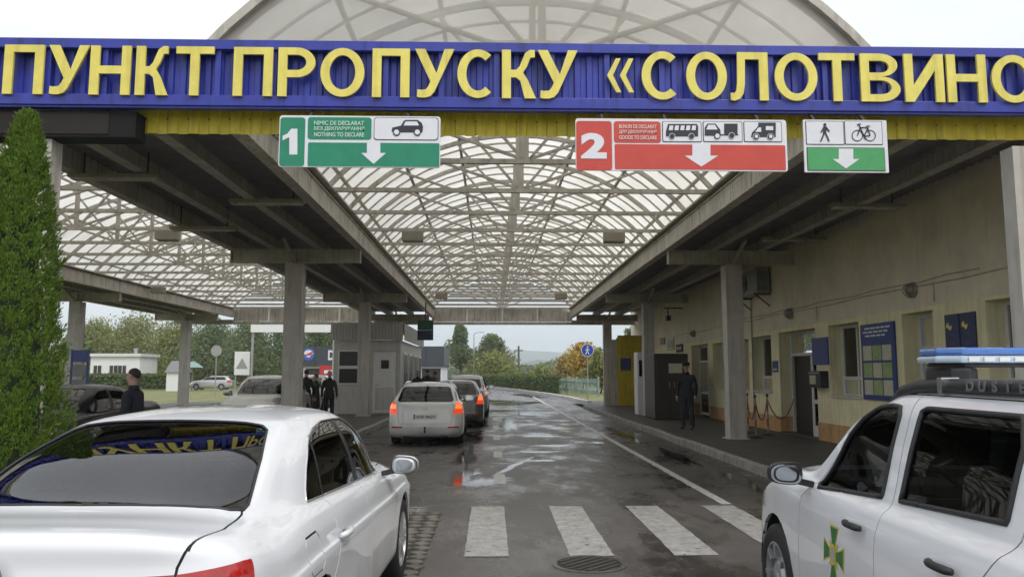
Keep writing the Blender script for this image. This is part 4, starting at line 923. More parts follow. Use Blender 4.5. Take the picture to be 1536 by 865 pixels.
# hedges
def hedge(name, pts, w, h, n, label, seed, size=.14):
    rnd = random.Random(seed); P = [Vector((x, y, 0)) for x, y in pts]; g_pts = []; segs = list(zip(P, P[1:])); tot = sum((b-a).length for a, b in segs)
    core = G(); e = empty(name, (0,0,0), label=label, cat='hedge')
    for a, b in segs:
        core.bar((a.x,a.y,h*.45), (b.x,b.y,h*.45), w*.8, h*.86); d = (b-a); nn = Vector((-d.y, d.x, 0)).normalized()
        for i in range(int(n*d.length/tot)):
            t = rnd.random(); p = a+d*t; q = rnd.random(); o_ = rnd.uniform(-1,1)
            if q < .35: p = p+nn*o_*w/2+Vector((0,0,h*rnd.uniform(.94,1.03)))
            else: p = p+nn*(w/2*(1 if o_ > 0 else -1)*rnd.uniform(.9,1.06))+Vector((0,0,h*rnd.random()))
            g_pts.append(p)
        for i in range(int(n*.05)):
            g_pts.append((a if rnd.random() < .5 else b)+nn*rnd.uniform(-w/2,w/2)+Vector((0,0,h*rnd.random())))
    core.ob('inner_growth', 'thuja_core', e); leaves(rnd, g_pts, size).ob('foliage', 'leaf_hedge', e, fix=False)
hedge('hedge', [(-4.5,112),(1.0,94),(3.6,78),(5.0,66.5)], 1.6, 1.55, 5200, 'long clipped green hedge along the kerb of the bend', 1)
hedge('hedge', [(-45,88),(-33.5,87)], 1.4, 1.6, 1800, 'clipped hedge in front of the small white building', 2, .2)
# distant wood in front of the hills
rnd = random.Random(9); pts = []
for i in range(5200):
    x = rnd.uniform(-60,75); y = 255+rnd.uniform(-6,6); hh = 4.2+3*mnoise.noise((x*.05,2,0))+4*math.exp(-((x-30)/12)**2)
    pts.append(Vector((x, y, rnd.uniform(0,1)*hh)))
tag(leaves(rnd, pts, .8).ob('distant_wood', 'leaf_dark', fix=False), 'distant blue-grey wood at the foot of the hills', 'wood', kind='stuff')
# ================================================================ far street things
pm('wall_white', (.72,.72,.72), .7, var=.06, pos=True); pm('roof_grey', (.2,.2,.2), .6); pm('shop_dark', (.045,.05,.062), .5, var=.15); pm('shop_red', (.45,.03,.03), .4); pm('teal', (.22,.32,.30), .6); pm('wood_pole', (.10,.085,.07), .9, var=.3); pm('sign_blue_bright', (.02,.07,.36), .4); pm('logo_blue', (.05,.12,.45), .4)
# walking sign
D = 50; p = at(881,525,D); b0 = at(881,597,D)
e = empty('walking_sign', (p.x, D, 0), label='round blue sign with a white walking figure on a thin post', cat='sign')
G().tube([(0,0,-.05),(0,0,p.z+.3)], .035, 8).ob('post', 'steel_grey', e)
M = Matrix.Translation((0,-.05,p.z)) @ Matrix.Rotation(R(90),4,'X')
G().lathe([(.40,0),(.40,.015)], 32, M).ob('disc', 'sign_blue_bright', e); G().lathe([(.40,.016),(.40,.02),(.37,.02),(.37,.016)], 32, M, closed=True).ob('rim', 'sign_white', e)
g = G()
for (x0,z0,x1,z1,w) in ((0,.13,-.01,-.05,.10),(-.01,-.05,-.12,-.26,.055),(-.01,-.05,.10,-.26,.055),(0,.12,-.13,-.02,.045),(0,.12,.13,0,.045)):
    a = Vector((x0,z0)); c = Vector((x1,z1)); d = c-a; n_ = Vector((-d.y,d.x)).normalized()*w/2
    g.add([(q.x,-.071,p.z+q.y) for q in (a-n_,a+n_,c+n_,c-n_)], [(0,1,2,3)])
g.add([(.01+.055*math.cos(t*.52),-.071,p.z+.21+.055*math.sin(t*.52)) for t in range(12)], [tuple(range(12))]); g.ob('walking_figure', 'sign_white', e)
# power pole and lamp pole
D = 120; p = at(778,518,D); e = empty('power_pole', (p.x, D, -.05), label='wooden power pole with cross arms standing before the hills', cat='pole')
G().tube([(0,0,0),(0,0,p.z)], [.2,.14], 8).ob('pole', 'wood_pole', e)
for z, w in ((p.z-.7,1.3),(p.z-3.0,2.6)): G().bar((-w/2,0,z), (w/2,0,z), .18, .18).ob('cross_arm', 'wood_pole', e)
for s in (-1,-.4,.4,1): G().lathe([(.07,0),(.09,.1),(.05,.25)], 8, Matrix.Translation((s*1.2,0,p.z-2.9))).ob('insulator', 'steel_grey', e)
D = 117; p = at(711,500,D); e = empty('lamp_pole', (p.x, D, -.05), label='slim grey lamp pole between the two green trees', cat='lamp post')
G().tube([(0,0,0),(0,0,p.z-.2),(.15,0,p.z+.1),(.9,0,p.z+.25)], [.09,.06,.05,.04], 8).ob('pole', 'steel_grey', e); G().box(.85,1.5,-.12,.12,p.z+.2,p.z+.3).ob('lamp_head', 'steel_grey', e, bevel=.03)
# picket fence
e = empty('picket_fence', (0,0,0), label='pale teal picket fence behind the grass at the bend', cat='fence')
a = at(826,588,73); c = at(898,590,60); n = 34; d = (c-a); g = G()
for i in range(n+1):
    q = a+d*i/n
    g.box(q.x-.035,q.x+.035,q.y-.02,q.y+.02,.1,1.3)
o = g.ob('pickets', 'teal', e); o['kind'] = 'stuff'
for z in (.35,1.0): G().bar((a.x,a.y+.04,z), (c.x,c.y+.04,z), .04, .08).ob('rail', 'teal', e)
for i in range(6): q = a+d*i/5; G().box(q.x-.07,q.x+.07,q.y+.02,q.y+.16,-.05,1.45).ob('post', 'steel_grey', e)
# small white building
D = 96; a = at(134,575,D); c = at(208,575,D); zt = at(170,530,D).z; e = empty('small_building', (0,0,0), label='small white flat-roofed building beyond the left lane', cat='building')
G().box(a.x,c.x,D,D+5,-.05,zt-.35).ob('wall', 'wall_white', e); G().box(a.x-.25,c.x+.25,D-.3,D+5.2,zt-.35,zt).ob('roof', 'pvc_white', e)
G().lathe([(.25,0),(.25,.7)], 10, Matrix.Translation((c.x-1.4,D+2,zt))).ob('roof_vent', 'steel_grey', e)
for px in (147,171,184):
    w = empty('window'); w.parent = e; q = at(px,545,D).x; G().box(q-.55,q+.55,D-.06,D-.002,1.55,2.75).ob('frame', 'pvc_white', w); G().box(q-.45,q-.04,D-.08,D-.061,1.65,2.65).ob('pane', 'room_dark', w); G().box(q+.04,q+.45,D-.08,D-.061,1.65,2.65).ob('pane', 'room_dark', w)
# kiosk and parasol
D = 80; a = at(249,578,D); c = at(274,578,D); zt = at(260,558,D).z; e = empty('kiosk', (0,0,0), label='little white kiosk with a dark grey roof left of the far left post', cat='kiosk')
G().box(a.x,c.x,D,D+1.8,-.05,zt).ob('wall', 'wall_white', e); zr = at(260,541,D).z
G().add([(a.x-.15,D-.2,zt),(c.x+.15,D-.2,zt),(c.x+.15,D+2,zt),(a.x-.15,D+2,zt),(a.x+.2,D+.6,zr),(c.x-.2,D+.6,zr),(c.x-.2,D+1.2,zr),(a.x+.2,D+1.2,zr)], [(0,1,5,4),(1,2,6,5),(2,3,7,6),(3,0,4,7),(4,5,6,7),(3,2,1,0)]).ob('roof', 'roof_grey', e)
p = at(289,548,84); e = empty('parasol', (p.x, 84, -.05), label='teal green parasol right of the kiosk', cat='parasol'); z = p.z+.2
G().tube([(0,0,0),(0,0,z+.3)], .04, 8).ob('pole', 'steel_grey', e); G().lathe([(1.15,z-.35),(.6,z+.05),(.02,z+.3)], 8).ob('canopy', 'teal', e)
# traffic signs seen on the left
D = 62; p = at(325,525,D); e = empty('round_sign', (p.x, D, -.05), label='grey round road sign back on a thin post near the kiosk', cat='sign')
G().tube([(0,0,0),(0,0,p.z+.4)], .04, 8).ob('post', 'steel_grey', e); G().lathe([(.42,0),(.42,.02)], 24, Matrix.Translation((0,-.06,p.z)) @ Matrix.Rotation(R(90),4,'X')).ob('disc', 'steel_grey', e)
D = 66; a = at(351,562,D); c = at(375,527,D); e = empty('warning_board', (0,0,0), label='white board with a grey triangle above the silver car', cat='sign')
G().box(a.x,c.x,D,D+.06,a.z,c.z).ob('board', 'wall_white', e); mx_ = (a.x+c.x)/2; G().add([(mx_-.5,D-.008,a.z+.5),(mx_+.5,D-.008,a.z+.5),(mx_,D-.008,a.z+1.4)], [(0,1,2)]).ob('triangle', 'steel_grey', e)
for xx in (a.x+.1,c.x-.1): G().box(xx-.04,xx+.04,D+.062,D+.14,-.05,c.z-.1).ob('post', 'steel_grey', e)
D = 64; a = at(376,498,D); c = at(420,486,D); c2 = at(502,498,D); e = empty('height_beam', (0,0,0), label='pale horizontal height beam on posts beyond the left lane', cat='barrier')
G().box(a.x,c2.x,D,D+.2,a.z,c.z).ob('beam', 'wall_white', e)
for xx in (a.x+.1,c2.x-.1): G().box(xx-.08,xx+.08,D+.21,D+.35,-.05,c.z).ob('post', 'steel_grey', e)
# blue info stand by the left post
D = 27.5; a = at(103,588,D); c = at(134,524,D); e = empty('information_stand', (0,0,0), label='blue framed information stand beside the second left post', cat='notice board')
for xx in (a.x+.03,c.x-.03): G().box(xx-.03,xx+.03,D,D+.06,.1,c.z).ob('post', 'board_blue', e)
zz = c.z
for i in range(3): G().box(a.x+.07,c.x-.07,D+.01,D+.05,zz-.42,zz-.02).ob('panel', 'board_blue' if i == 0 else 'roof_grey', e); zz -= .5
# dark duty-free shop behind the booth
D = 72; a = at(444,575,D).x; c = at(666,575,D).x; z1 = at(500,519,D).z; z0 = at(500,549,D).z
e = empty('shop', (0,0,0), label='dark shop building with a round logo and white letters behind the booth', cat='shop')
G().box(a+.2,c-.2,D+.3,D+9,-.05,z0).ob('wall', 'wall_white', e); n = 8
for i in range(n): L_ = (c-a)/n; G().box(a+L_*i,a+L_*(i+1)-.02,D,D+9,z0,z1).ob('fascia_panel', 'shop_dark', e)
for i in range(6): x_ = a+.8+i*2.1; G().box(x_,x_+1.7,D+.27,D+.298,.3,z0-.2).ob('shop_window', 'room_dark', e)
p = at(463,531,D); M = Matrix.Translation((p.x,D-.01,p.z)) @ Matrix.Rotation(R(90),4,'X')
G().lathe([(.55,0),(.55,.03)], 28, M).ob('logo_disc', 'logo_blue', e); G().add([(p.x+.42*math.cos(t)*(1 if t < 3.5 else .6),D-.05,p.z+.42*math.sin(t)*.8+.05) for t in [i*.35 for i in range(18)]], [tuple(range(18))]).ob('logo_mark', 'sign_white', e)
G().add([(p.x-.5,D-.055,p.z-.15),(p.x+.55,D-.055,p.z+.35),(p.x+.2,D-.055,p.z-.1)], [(0,1,2)]).ob('logo_stroke', 'shop_red', e)
me = text_mesh('DUTY FREE', 'lettering', 1, .03, .01); l0 = at(492,540,D-.02); l1 = at(560,525,D-.02); fit_mesh(me, l0.x, l1.x, l0.z, l1.z, D-.02); mo('lettering', me, 'sign_white', e)
q0 = at(479,565,D-3); q1 = at(502,548,D-3); e = empty('red_banner', (0,0,0), label='red and white advertising banner in front of the dark shop', cat='banner')
G().box(q0.x,q1.x+1,D-3,D-2.95,q0.z,q1.z).ob('panel', 'shop_red', e); G().box(q0.x+.4,q1.x+.3,D-3.012,D-3.002,q0.z+.3,q1.z-.4).ob('white_field', 'sign_white', e)
for xx in (q0.x+.1,q1.x+.9): G().box(xx-.04,xx+.04,D-2.948,D-2.87,-.05,q1.z-.1).ob('post', 'steel_grey', e)
# ================================================================ cars
def paint_mat(name, col, dirt=.0, flake=0):
    m, t, b = node_mat(name); N = t.nodes; L = t.links
    b.inputs['Roughness'].default_value = .32; b.inputs['Coat Weight'].default_value = 1; b.inputs['Coat Roughness'].default_value = .03; b.inputs['Metallic'].default_value = flake
    g = N.new('ShaderNodeTexCoord'); n = N.new('ShaderNodeTexNoise'); n.inputs['Scale'].default_value = 2.5; n.inputs['Detail'].default_value = 7; L.new(g.outputs['Object'], n.inputs['Vector'])
    sp = N.new('ShaderNodeSeparateXYZ'); L.new(g.outputs['Object'], sp.inputs[0])
    mr = N.new('ShaderNodeMapRange'); mr.inputs[1].default_value = .75; mr.inputs[2].default_value = .2; L.new(sp.outputs['Z'], mr.inputs[0])   # road dirt thrown up from below
    mu = N.new('ShaderNodeMath'); mu.operation = 'MULTIPLY'; L.new(mr.outputs[0], mu.inputs[0])
    r0 = N.new('ShaderNodeMapRange'); r0.inputs[1].default_value = .35; r0.inputs[2].default_value = .7; L.new(n.outputs['Fac'], r0.inputs[0]); L.new(r0.outputs[0], mu.inputs[1])
    m2 = N.new('ShaderNodeMath'); m2.operation = 'MULTIPLY'; m2.inputs[1].default_value = dirt; L.new(mu.outputs[0], m2.inputs[0])
    mx = N.new('ShaderNodeMixRGB'); mx.inputs[1].default_value = col+(1,); mx.inputs[2].default_value = (.13,.11,.09,1); L.new(m2.outputs[0], mx.inputs[0]); L.new(mx.outputs[0], b.inputs['Base Color'])
    r1 = N.new('ShaderNodeMapRange'); r1.inputs[3].default_value = .28; r1.inputs[4].default_value = .42; L.new(n.outputs['Fac'], r1.inputs[0]); L.new(r1.outputs[0], b.inputs['Roughness'])
paint_mat('paint_sedan', (.76,.77,.79), .5); paint_mat('paint_suv', (.75,.76,.78), .6); paint_mat('paint_estate', (.66,.655,.63), .5); paint_mat('paint_silver', (.42,.42,.41), .3, .5); paint_mat('paint_black', (.012,.012,.014), .3); MATS['paint_black'].node_tree.nodes['Principled BSDF'].inputs['Coat Weight'].default_value = .25; MATS['paint_black'].node_tree.nodes['Principled BSDF'].inputs['Specular IOR Level'].default_value = .15; paint_mat('paint_grey', (.12,.125,.13), .3, .5)
glass_mat('car_glass', (.16,.19,.20), .92, 0, 0); glass_mat('rear_glass', (.10,.12,.125), .95, 0, 55, 1.72); pm('mirror_glass', (.30,.32,.34), .05, 1, var=.02); glass_mat('clear_glass', (.45,.5,.5), .9)
pm('rubber', (.016,.016,.016), .65, var=.25, scale=20); pm('trim_black', (.02,.02,.021), .45, var=.2, bump=.15, bscale=200); pm('chrome', (.75,.75,.76), .12, 1, var=.04); pm('alloy', (.62,.62,.63), .3, .85, var=.08); pm('steel_rim', (.42,.43,.44), .4, .6, var=.12)
pm('seam', (.012,.012,.012), .8); pm('interior', (.022,.022,.024), .8, var=.3); pm('seat_cloth', (.05,.05,.053), .85, var=.3)
pm('lamp_red', (.42,.012,.01), .15, coat=1, var=.25, scale=14); pm('lamp_red_lit', (.5,.03,.01), .2, coat=1, emit=(1,.08,.02), estr=.5); pm('lamp_orange_lit', (.6,.15,.03), .2, coat=1, emit=(1,.22,.05), estr=.85); pm('lamp_clear', (.6,.62,.64), .08, .4, coat=1, var=.2, scale=18)
pm('plate_white', (.68,.68,.66), .4, var=.05); pm('disc_dark', (.03,.03,.03), .5, .5)

def crom(P, n):
    """centripetal Catmull-Rom through P, n samples per span"""
    P = [Vector(p) for p in P]; out_ = []
    k = len(P)
    for i in range(k-1):
        p1, p2 = P[i], P[i+1]
        p0 = P[i-1] if i > 0 else p1*2-p2
        p3 = P[i+2] if i+2 < k else p2*2-p1
        t0 = 0; t1 = t0+max(1e-4, (p1-p0).length)**.5; t2 = t1+max(1e-4, (p2-p1).length)**.5; t3 = t2+max(1e-4, (p3-p2).length)**.5
        for j in range(n):
            t = t1+(t2-t1)*j/n
            A1 = p0*((t1-t)/(t1-t0))+p1*((t-t0)/(t1-t0)); A2 = p1*((t2-t)/(t2-t1))+p2*((t-t1)/(t2-t1)); A3 = p2*((t3-t)/(t3-t2))+p3*((t-t2)/(t3-t2))
            B1 = A1*((t2-t)/(t2-t0))+A2*((t-t0)/(t2-t0)); B2 = A2*((t3-t)/(t3-t1))+A3*((t-t1)/(t3-t1))
            out_.append(B1*((t2-t)/(t2-t1))+B2*((t-t1)/(t2-t1)))
    out_.append(P[-1].copy()); return out_
def crom_sym(P, n):
    """same, for a ring that starts and ends on the car's middle plane"""
    m = lambda p: Vector((-p[0], p[1], p[2]))
    full = [m(P[1])]+[Vector(p) for p in P]+[m(P[-2])]
    c = crom(full, n); return c[n:-n]

class Body:
    def __init__(s, rings, nu=9, nv=6):
        R1 = [crom_sym(r, nu) for r in rings]; nc = len(R1[0])
        cols = [crom([r[j] for r in R1], nv) for j in range(nc)]; nr = len(cols[0])
        s.bm = bmesh.new(); V = [[s.bm.verts.new((max(0, p.x) if 0 < j < nc-1 else 0, p.y, p.z)) for p in cols[j]] for j in range(nc)]
        for j in range(nc-1):
            for i in range(nr-1): s.bm.faces.new((V[j][i], V[j+1][i], V[j+1][i+1], V[j][i+1]))
        bmesh.ops.remove_doubles(s.bm, verts=s.bm.verts, dist=.0004)
        s.lay = s.bm.faces.layers.int.new('reg'); s.tmp = s.bm.faces.layers.int.new('tmp'); s.names = {0: 'body'}
        s.bm.normal_update()
    def cut(s, name, poly, plane='yz', test=None, only=(0,)):
        """mark the part of the skin inside a convex outline drawn in a side ('yz'), end ('xz') or plan ('xy') view"""
        bm, T, Lr = s.bm, s.tmp, s.lay
        ids = [k for k, v in s.names.items() if v == name]; rid = ids[0] if ids else len(s.names); s.names[rid] = name
        ax = {'yz': (1,2), 'xz': (0,2), 'xy': (0,1)}[plane]
        area = sum(poly[i-1][0]*poly[i][1]-poly[i][0]*poly[i-1][1] for i in range(len(poly)))
        if area < 0: poly = poly[::-1]
        lo = [min(p[k] for p in poly)-.02 for k in (0,1)]; hi = [max(p[k] for p in poly)+.02 for k in (0,1)]
        cand = []
        for f in bm.faces:
            f[T] = 0
            if f[Lr] not in only: continue
            if test and not test(f.calc_center_median(), f.normal): continue
            vs = [(v.co[ax[0]], v.co[ax[1]]) for v in f.verts]
            if max(v[0] for v in vs) < lo[0] or min(v[0] for v in vs) > hi[0] or max(v[1] for v in vs) < lo[1] or min(v[1] for v in vs) > hi[1]: continue
            f[T] = 1; cand.append(f)
        for i in range(len(poly)):
            a, b = poly[i-1], poly[i]; d = (b[0]-a[0], b[1]-a[1]); ln = math.hypot(*d)
            if ln < 1e-6: continue
            n2 = (d[1]/ln, -d[0]/ln); co = [0,0,0]; no = [0,0,0]; co[ax[0]], co[ax[1]] = a; no[ax[0]], no[ax[1]] = n2
            fs = cand
            if not fs: break
            es = set(e for f in fs for e in f.edges); vs = set(v for f in fs for v in f.verts)
            ret = bmesh.ops.bisect_plane(bm, geom=list(vs)+list(es)+fs, dist=1e-5, plane_co=co, plane_no=no)
            cand = []
            for f in set(x for x in ret['geom'] if isinstance(x, bmesh.types.BMFace) and x.is_valid)|set(f for f in fs if f.is_valid):
                if f[T] == 1:
                    c = f.calc_center_median()
                    if (c[ax[0]]-a[0])*n2[0]+(c[ax[1]]-a[1])*n2[1] > 0: f[T] = 0
                    else: cand.append(f)
        for f in cand: f[Lr] = rid; f[T] = 0
        return len(cand)
    def seam(s, pts, plane='yz', w=.006, test=None, only=(0,)):
        for a, b in zip(pts, pts[1:]):
            d = Vector((b[0]-a[0], b[1]-a[1])); d.normalize(); n = Vector((-d.y, d.x))*w/2; e = d*w*.4
            A = Vector(a)-e; B = Vector(b)+e; s.cut('seam', [tuple(A-n), tuple(A+n), tuple(B+n), tuple(B-n)], plane, test, only)
    def flood(s, seeds):
        """split what is left of the skin along the seams; seeds: name -> point"""
        bm, Lr, T = s.bm, s.lay, s.tmp; comp = 0
        for f in bm.faces: f[T] = 0
        comps = {}
        for f in bm.faces:
            if f[Lr] == 0 and f[T] == 0:
                comp += 1; st = [f]; f[T] = comp; L = []
                while st:
                    q = st.pop(); L.append(q)
                    for e in q.edges:
                        for g_ in e.link_faces:
                            if g_[Lr] == 0 and g_[T] == 0: g_[T] = comp; st.append(g_)
                comps[comp] = L
        for nm, p in seeds.items():
            p = Vector(p); best = min((f for f in bm.faces if f[Lr] == 0), key=lambda f: (f.calc_center_median()-p).length, default=None)
            if best is None: continue
            c = best[T]; rid = len(s.names); s.names[rid] = nm
            if len(comps[c]) > .45*sum(len(v) for v in comps.values()): continue
            for f in comps[c]: f[Lr] = rid
    def part(s, name, mats, both=False, side=0, inset=0, rim=0):
        """mesh of a region; both: whole car width in one mesh, else side +1 (right) / -1 (left)"""
        ids = [k for k, v in s.names.items() if v == name]; fs = [f for f in s.bm.faces if f[s.lay] in ids]
        if not fs: return None
        g = G(); idx = {}
        nrm = {}
        for f in fs:
            for v in f.verts: nrm.setdefault(v, v.normal.copy())
        for sg in ((1,-1) if both else (side,)):
            loc = {}
            for v in nrm:
                c = v.co-nrm[v]*inset; loc[v] = len(g.v); g.v.append((c.x*sg, c.y, c.z))
            for f in fs:
                q = tuple(loc[v] for v in f.verts); g.f.append(q if sg > 0 else q[::-1])
            if rim:
                for f in fs:
                    for e in f.edges:
                        if sum(1 for h in e.link_faces if h in s._set(ids)) == 1 and not (abs(e.verts[0].co.x) < 1e-4 and abs(e.verts[1].co.x) < 1e-4):
                            a, b = e.verts; ca = a.co-a.normal*(inset+rim); cb = b.co-b.normal*(inset+rim); k = len(g.v)
                            g.v += [(ca.x*sg,ca.y,ca.z), (cb.x*sg,cb.y,cb.z)]; g.f.append((loc[a], loc[b], k+1, k))
        me = bpy.data.meshes.new(name); me.from_pydata(g.v, [], g.f)
        if both:
            bm = bmesh.new(); bm.from_mesh(me); bmesh.ops.remove_doubles(bm, verts=[v for v in bm.verts if abs(v.co.x) < 2e-3], dist=.0005); bm.to_mesh(me); bm.free()
        me.materials.append(MATS[mats])
        for p in me.polygons: p.use_smooth = True
        try: me.set_sharp_from_angle(angle=R(38))
        except Exception: pass
        return me
    def _set(s, ids):
        key = tuple(ids)
        if not hasattr(s, '_c'): s._c = {}
        if key not in s._c: s._c[key] = set(f for f in s.bm.faces if f[s.lay] in ids)
        return s._c[key]
    def outline(s, name):
        """boundary loops of a region"""
        ids = [k for k, v in s.names.items() if v in name.split('+')]; S_ = s._set(ids); nxt = {}
        for f in S_:
            for l in f.loops:
                e = l.edge
                if sum(1 for h in e.link_faces if h in S_) == 1 and not (abs(e.verts[0].co.x) < 1e-4 and abs(e.verts[1].co.x) < 1e-4): nxt[l.vert] = l.link_loop_next.vert
        loops = []
        while nxt:
            heads = set(nxt.values()); v0 = next((q for q in nxt if q not in heads), None) or next(iter(nxt)); L = [v0]; v = nxt.pop(v0)
            while v is not v0 and v in nxt: L.append(v); v = nxt.pop(v)
            if v is not v0: L.append(v)
            loops.append(([q.co+q.normal*.001 for q in L], v is v0))
        return loops

def wheel(parent, x, y, r, w, side, style='alloy', lod=1):
    e = empty('wheel', (x, y, r)); e.parent = parent; e.rotation_euler = (0, 0, 0 if side > 0 else math.pi)
    M = Matrix.Rotation(R(90), 4, 'Y'); n = 40 if lod else 20; ri = r*.66
    prof = [(ri,-w/2),(r*.9,-w/2),(r*.97,-w*.42),(r,-w*.3),(r,w*.3),(r*.97,w*.42),(r*.9,w/2),(r*.8,w*.53),(ri,w*.47)]
    G().lathe(prof, n, M, closed=True).ob('tyre', 'rubber', e, smooth=50)
    g = G().lathe([(ri*1.01,-w*.4),(ri*1.01,w*.47),(ri*.95,w*.48),(ri*.93,w*.3),(ri*.9,-w*.4)], n, M, closed=True)
    ns = 5 if style == 'alloy' else 8
    if style == 'alloy':
        for k in range(10):
            a = 2*math.pi*(k//2)/5+(.17 if k % 2 else -.17); d = Vector((0, math.cos(a), math.sin(a))); b_ = Vector((0, math.cos(2*math.pi*(k//2)/5), math.sin(2*math.pi*(k//2)/5)))
            g.bar(b_*ri*.18+Vector((w*.40,0,0)), d*ri*.95+Vector((w*.42,0,0)), .03, ri*.12, (1,0,0))
        g.lathe([(.001,w*.45),(ri*.24,w*.44),(ri*.26,w*.3)], 16, M)
    else:
        g.lathe([(.05,w*.46),(ri*.42,w*.43),(ri*.5,w*.34),(ri*.66,w*.33)], n, M)
        for k in range(8):
            a = 2*math.pi*k/8; d = Vector((0, math.cos(a), math.sin(a))); g.bar(d*ri*.6+Vector((w*.335,0,0)), d*ri*.94+Vector((w*.36,0,0)), .03, ri*.3, (1,0,0))
        g.lathe([(.001,w*.5),(ri*.2,w*.49),(ri*.22,w*.4)], 16, M)
    g.ob('rim', 'alloy' if style == 'alloy' else 'steel_rim', e, smooth=35)
    G().lathe([(.02,w*.05),(ri*.86,w*.05),(ri*.86,-w*.1)], 24, M).ob('brake_disc', 'disc_dark', e)
    return e

def seat(parent, x, y, z, mat='seat_cloth', head=True):
    g = G()
    g.box(x-.24,x+.24,y-.24,y+.26,z,z+.16); Mx = Matrix.Translation((x,y-.22,z+.12)) @ Matrix.Rotation(R(14),4,'X')
    g.box(-.23,.23,-.07,.07,0,.58,Mx)
    o = g.ob('seat', mat, parent, bevel=.04, smooth=True)
    if head:
        h = G().box(-.13,.13,-.05,.05,.64,.82,Mx); h.bar(Mx @ Vector((-.06,0,.56)), Mx @ Vector((-.06,0,.66)), .015, .015); h.bar(Mx @ Vector((.06,0,.56)), Mx @ Vector((.06,0,.66)), .015, .015)
        h.ob('headrest', mat, o, bevel=.03, smooth=True)

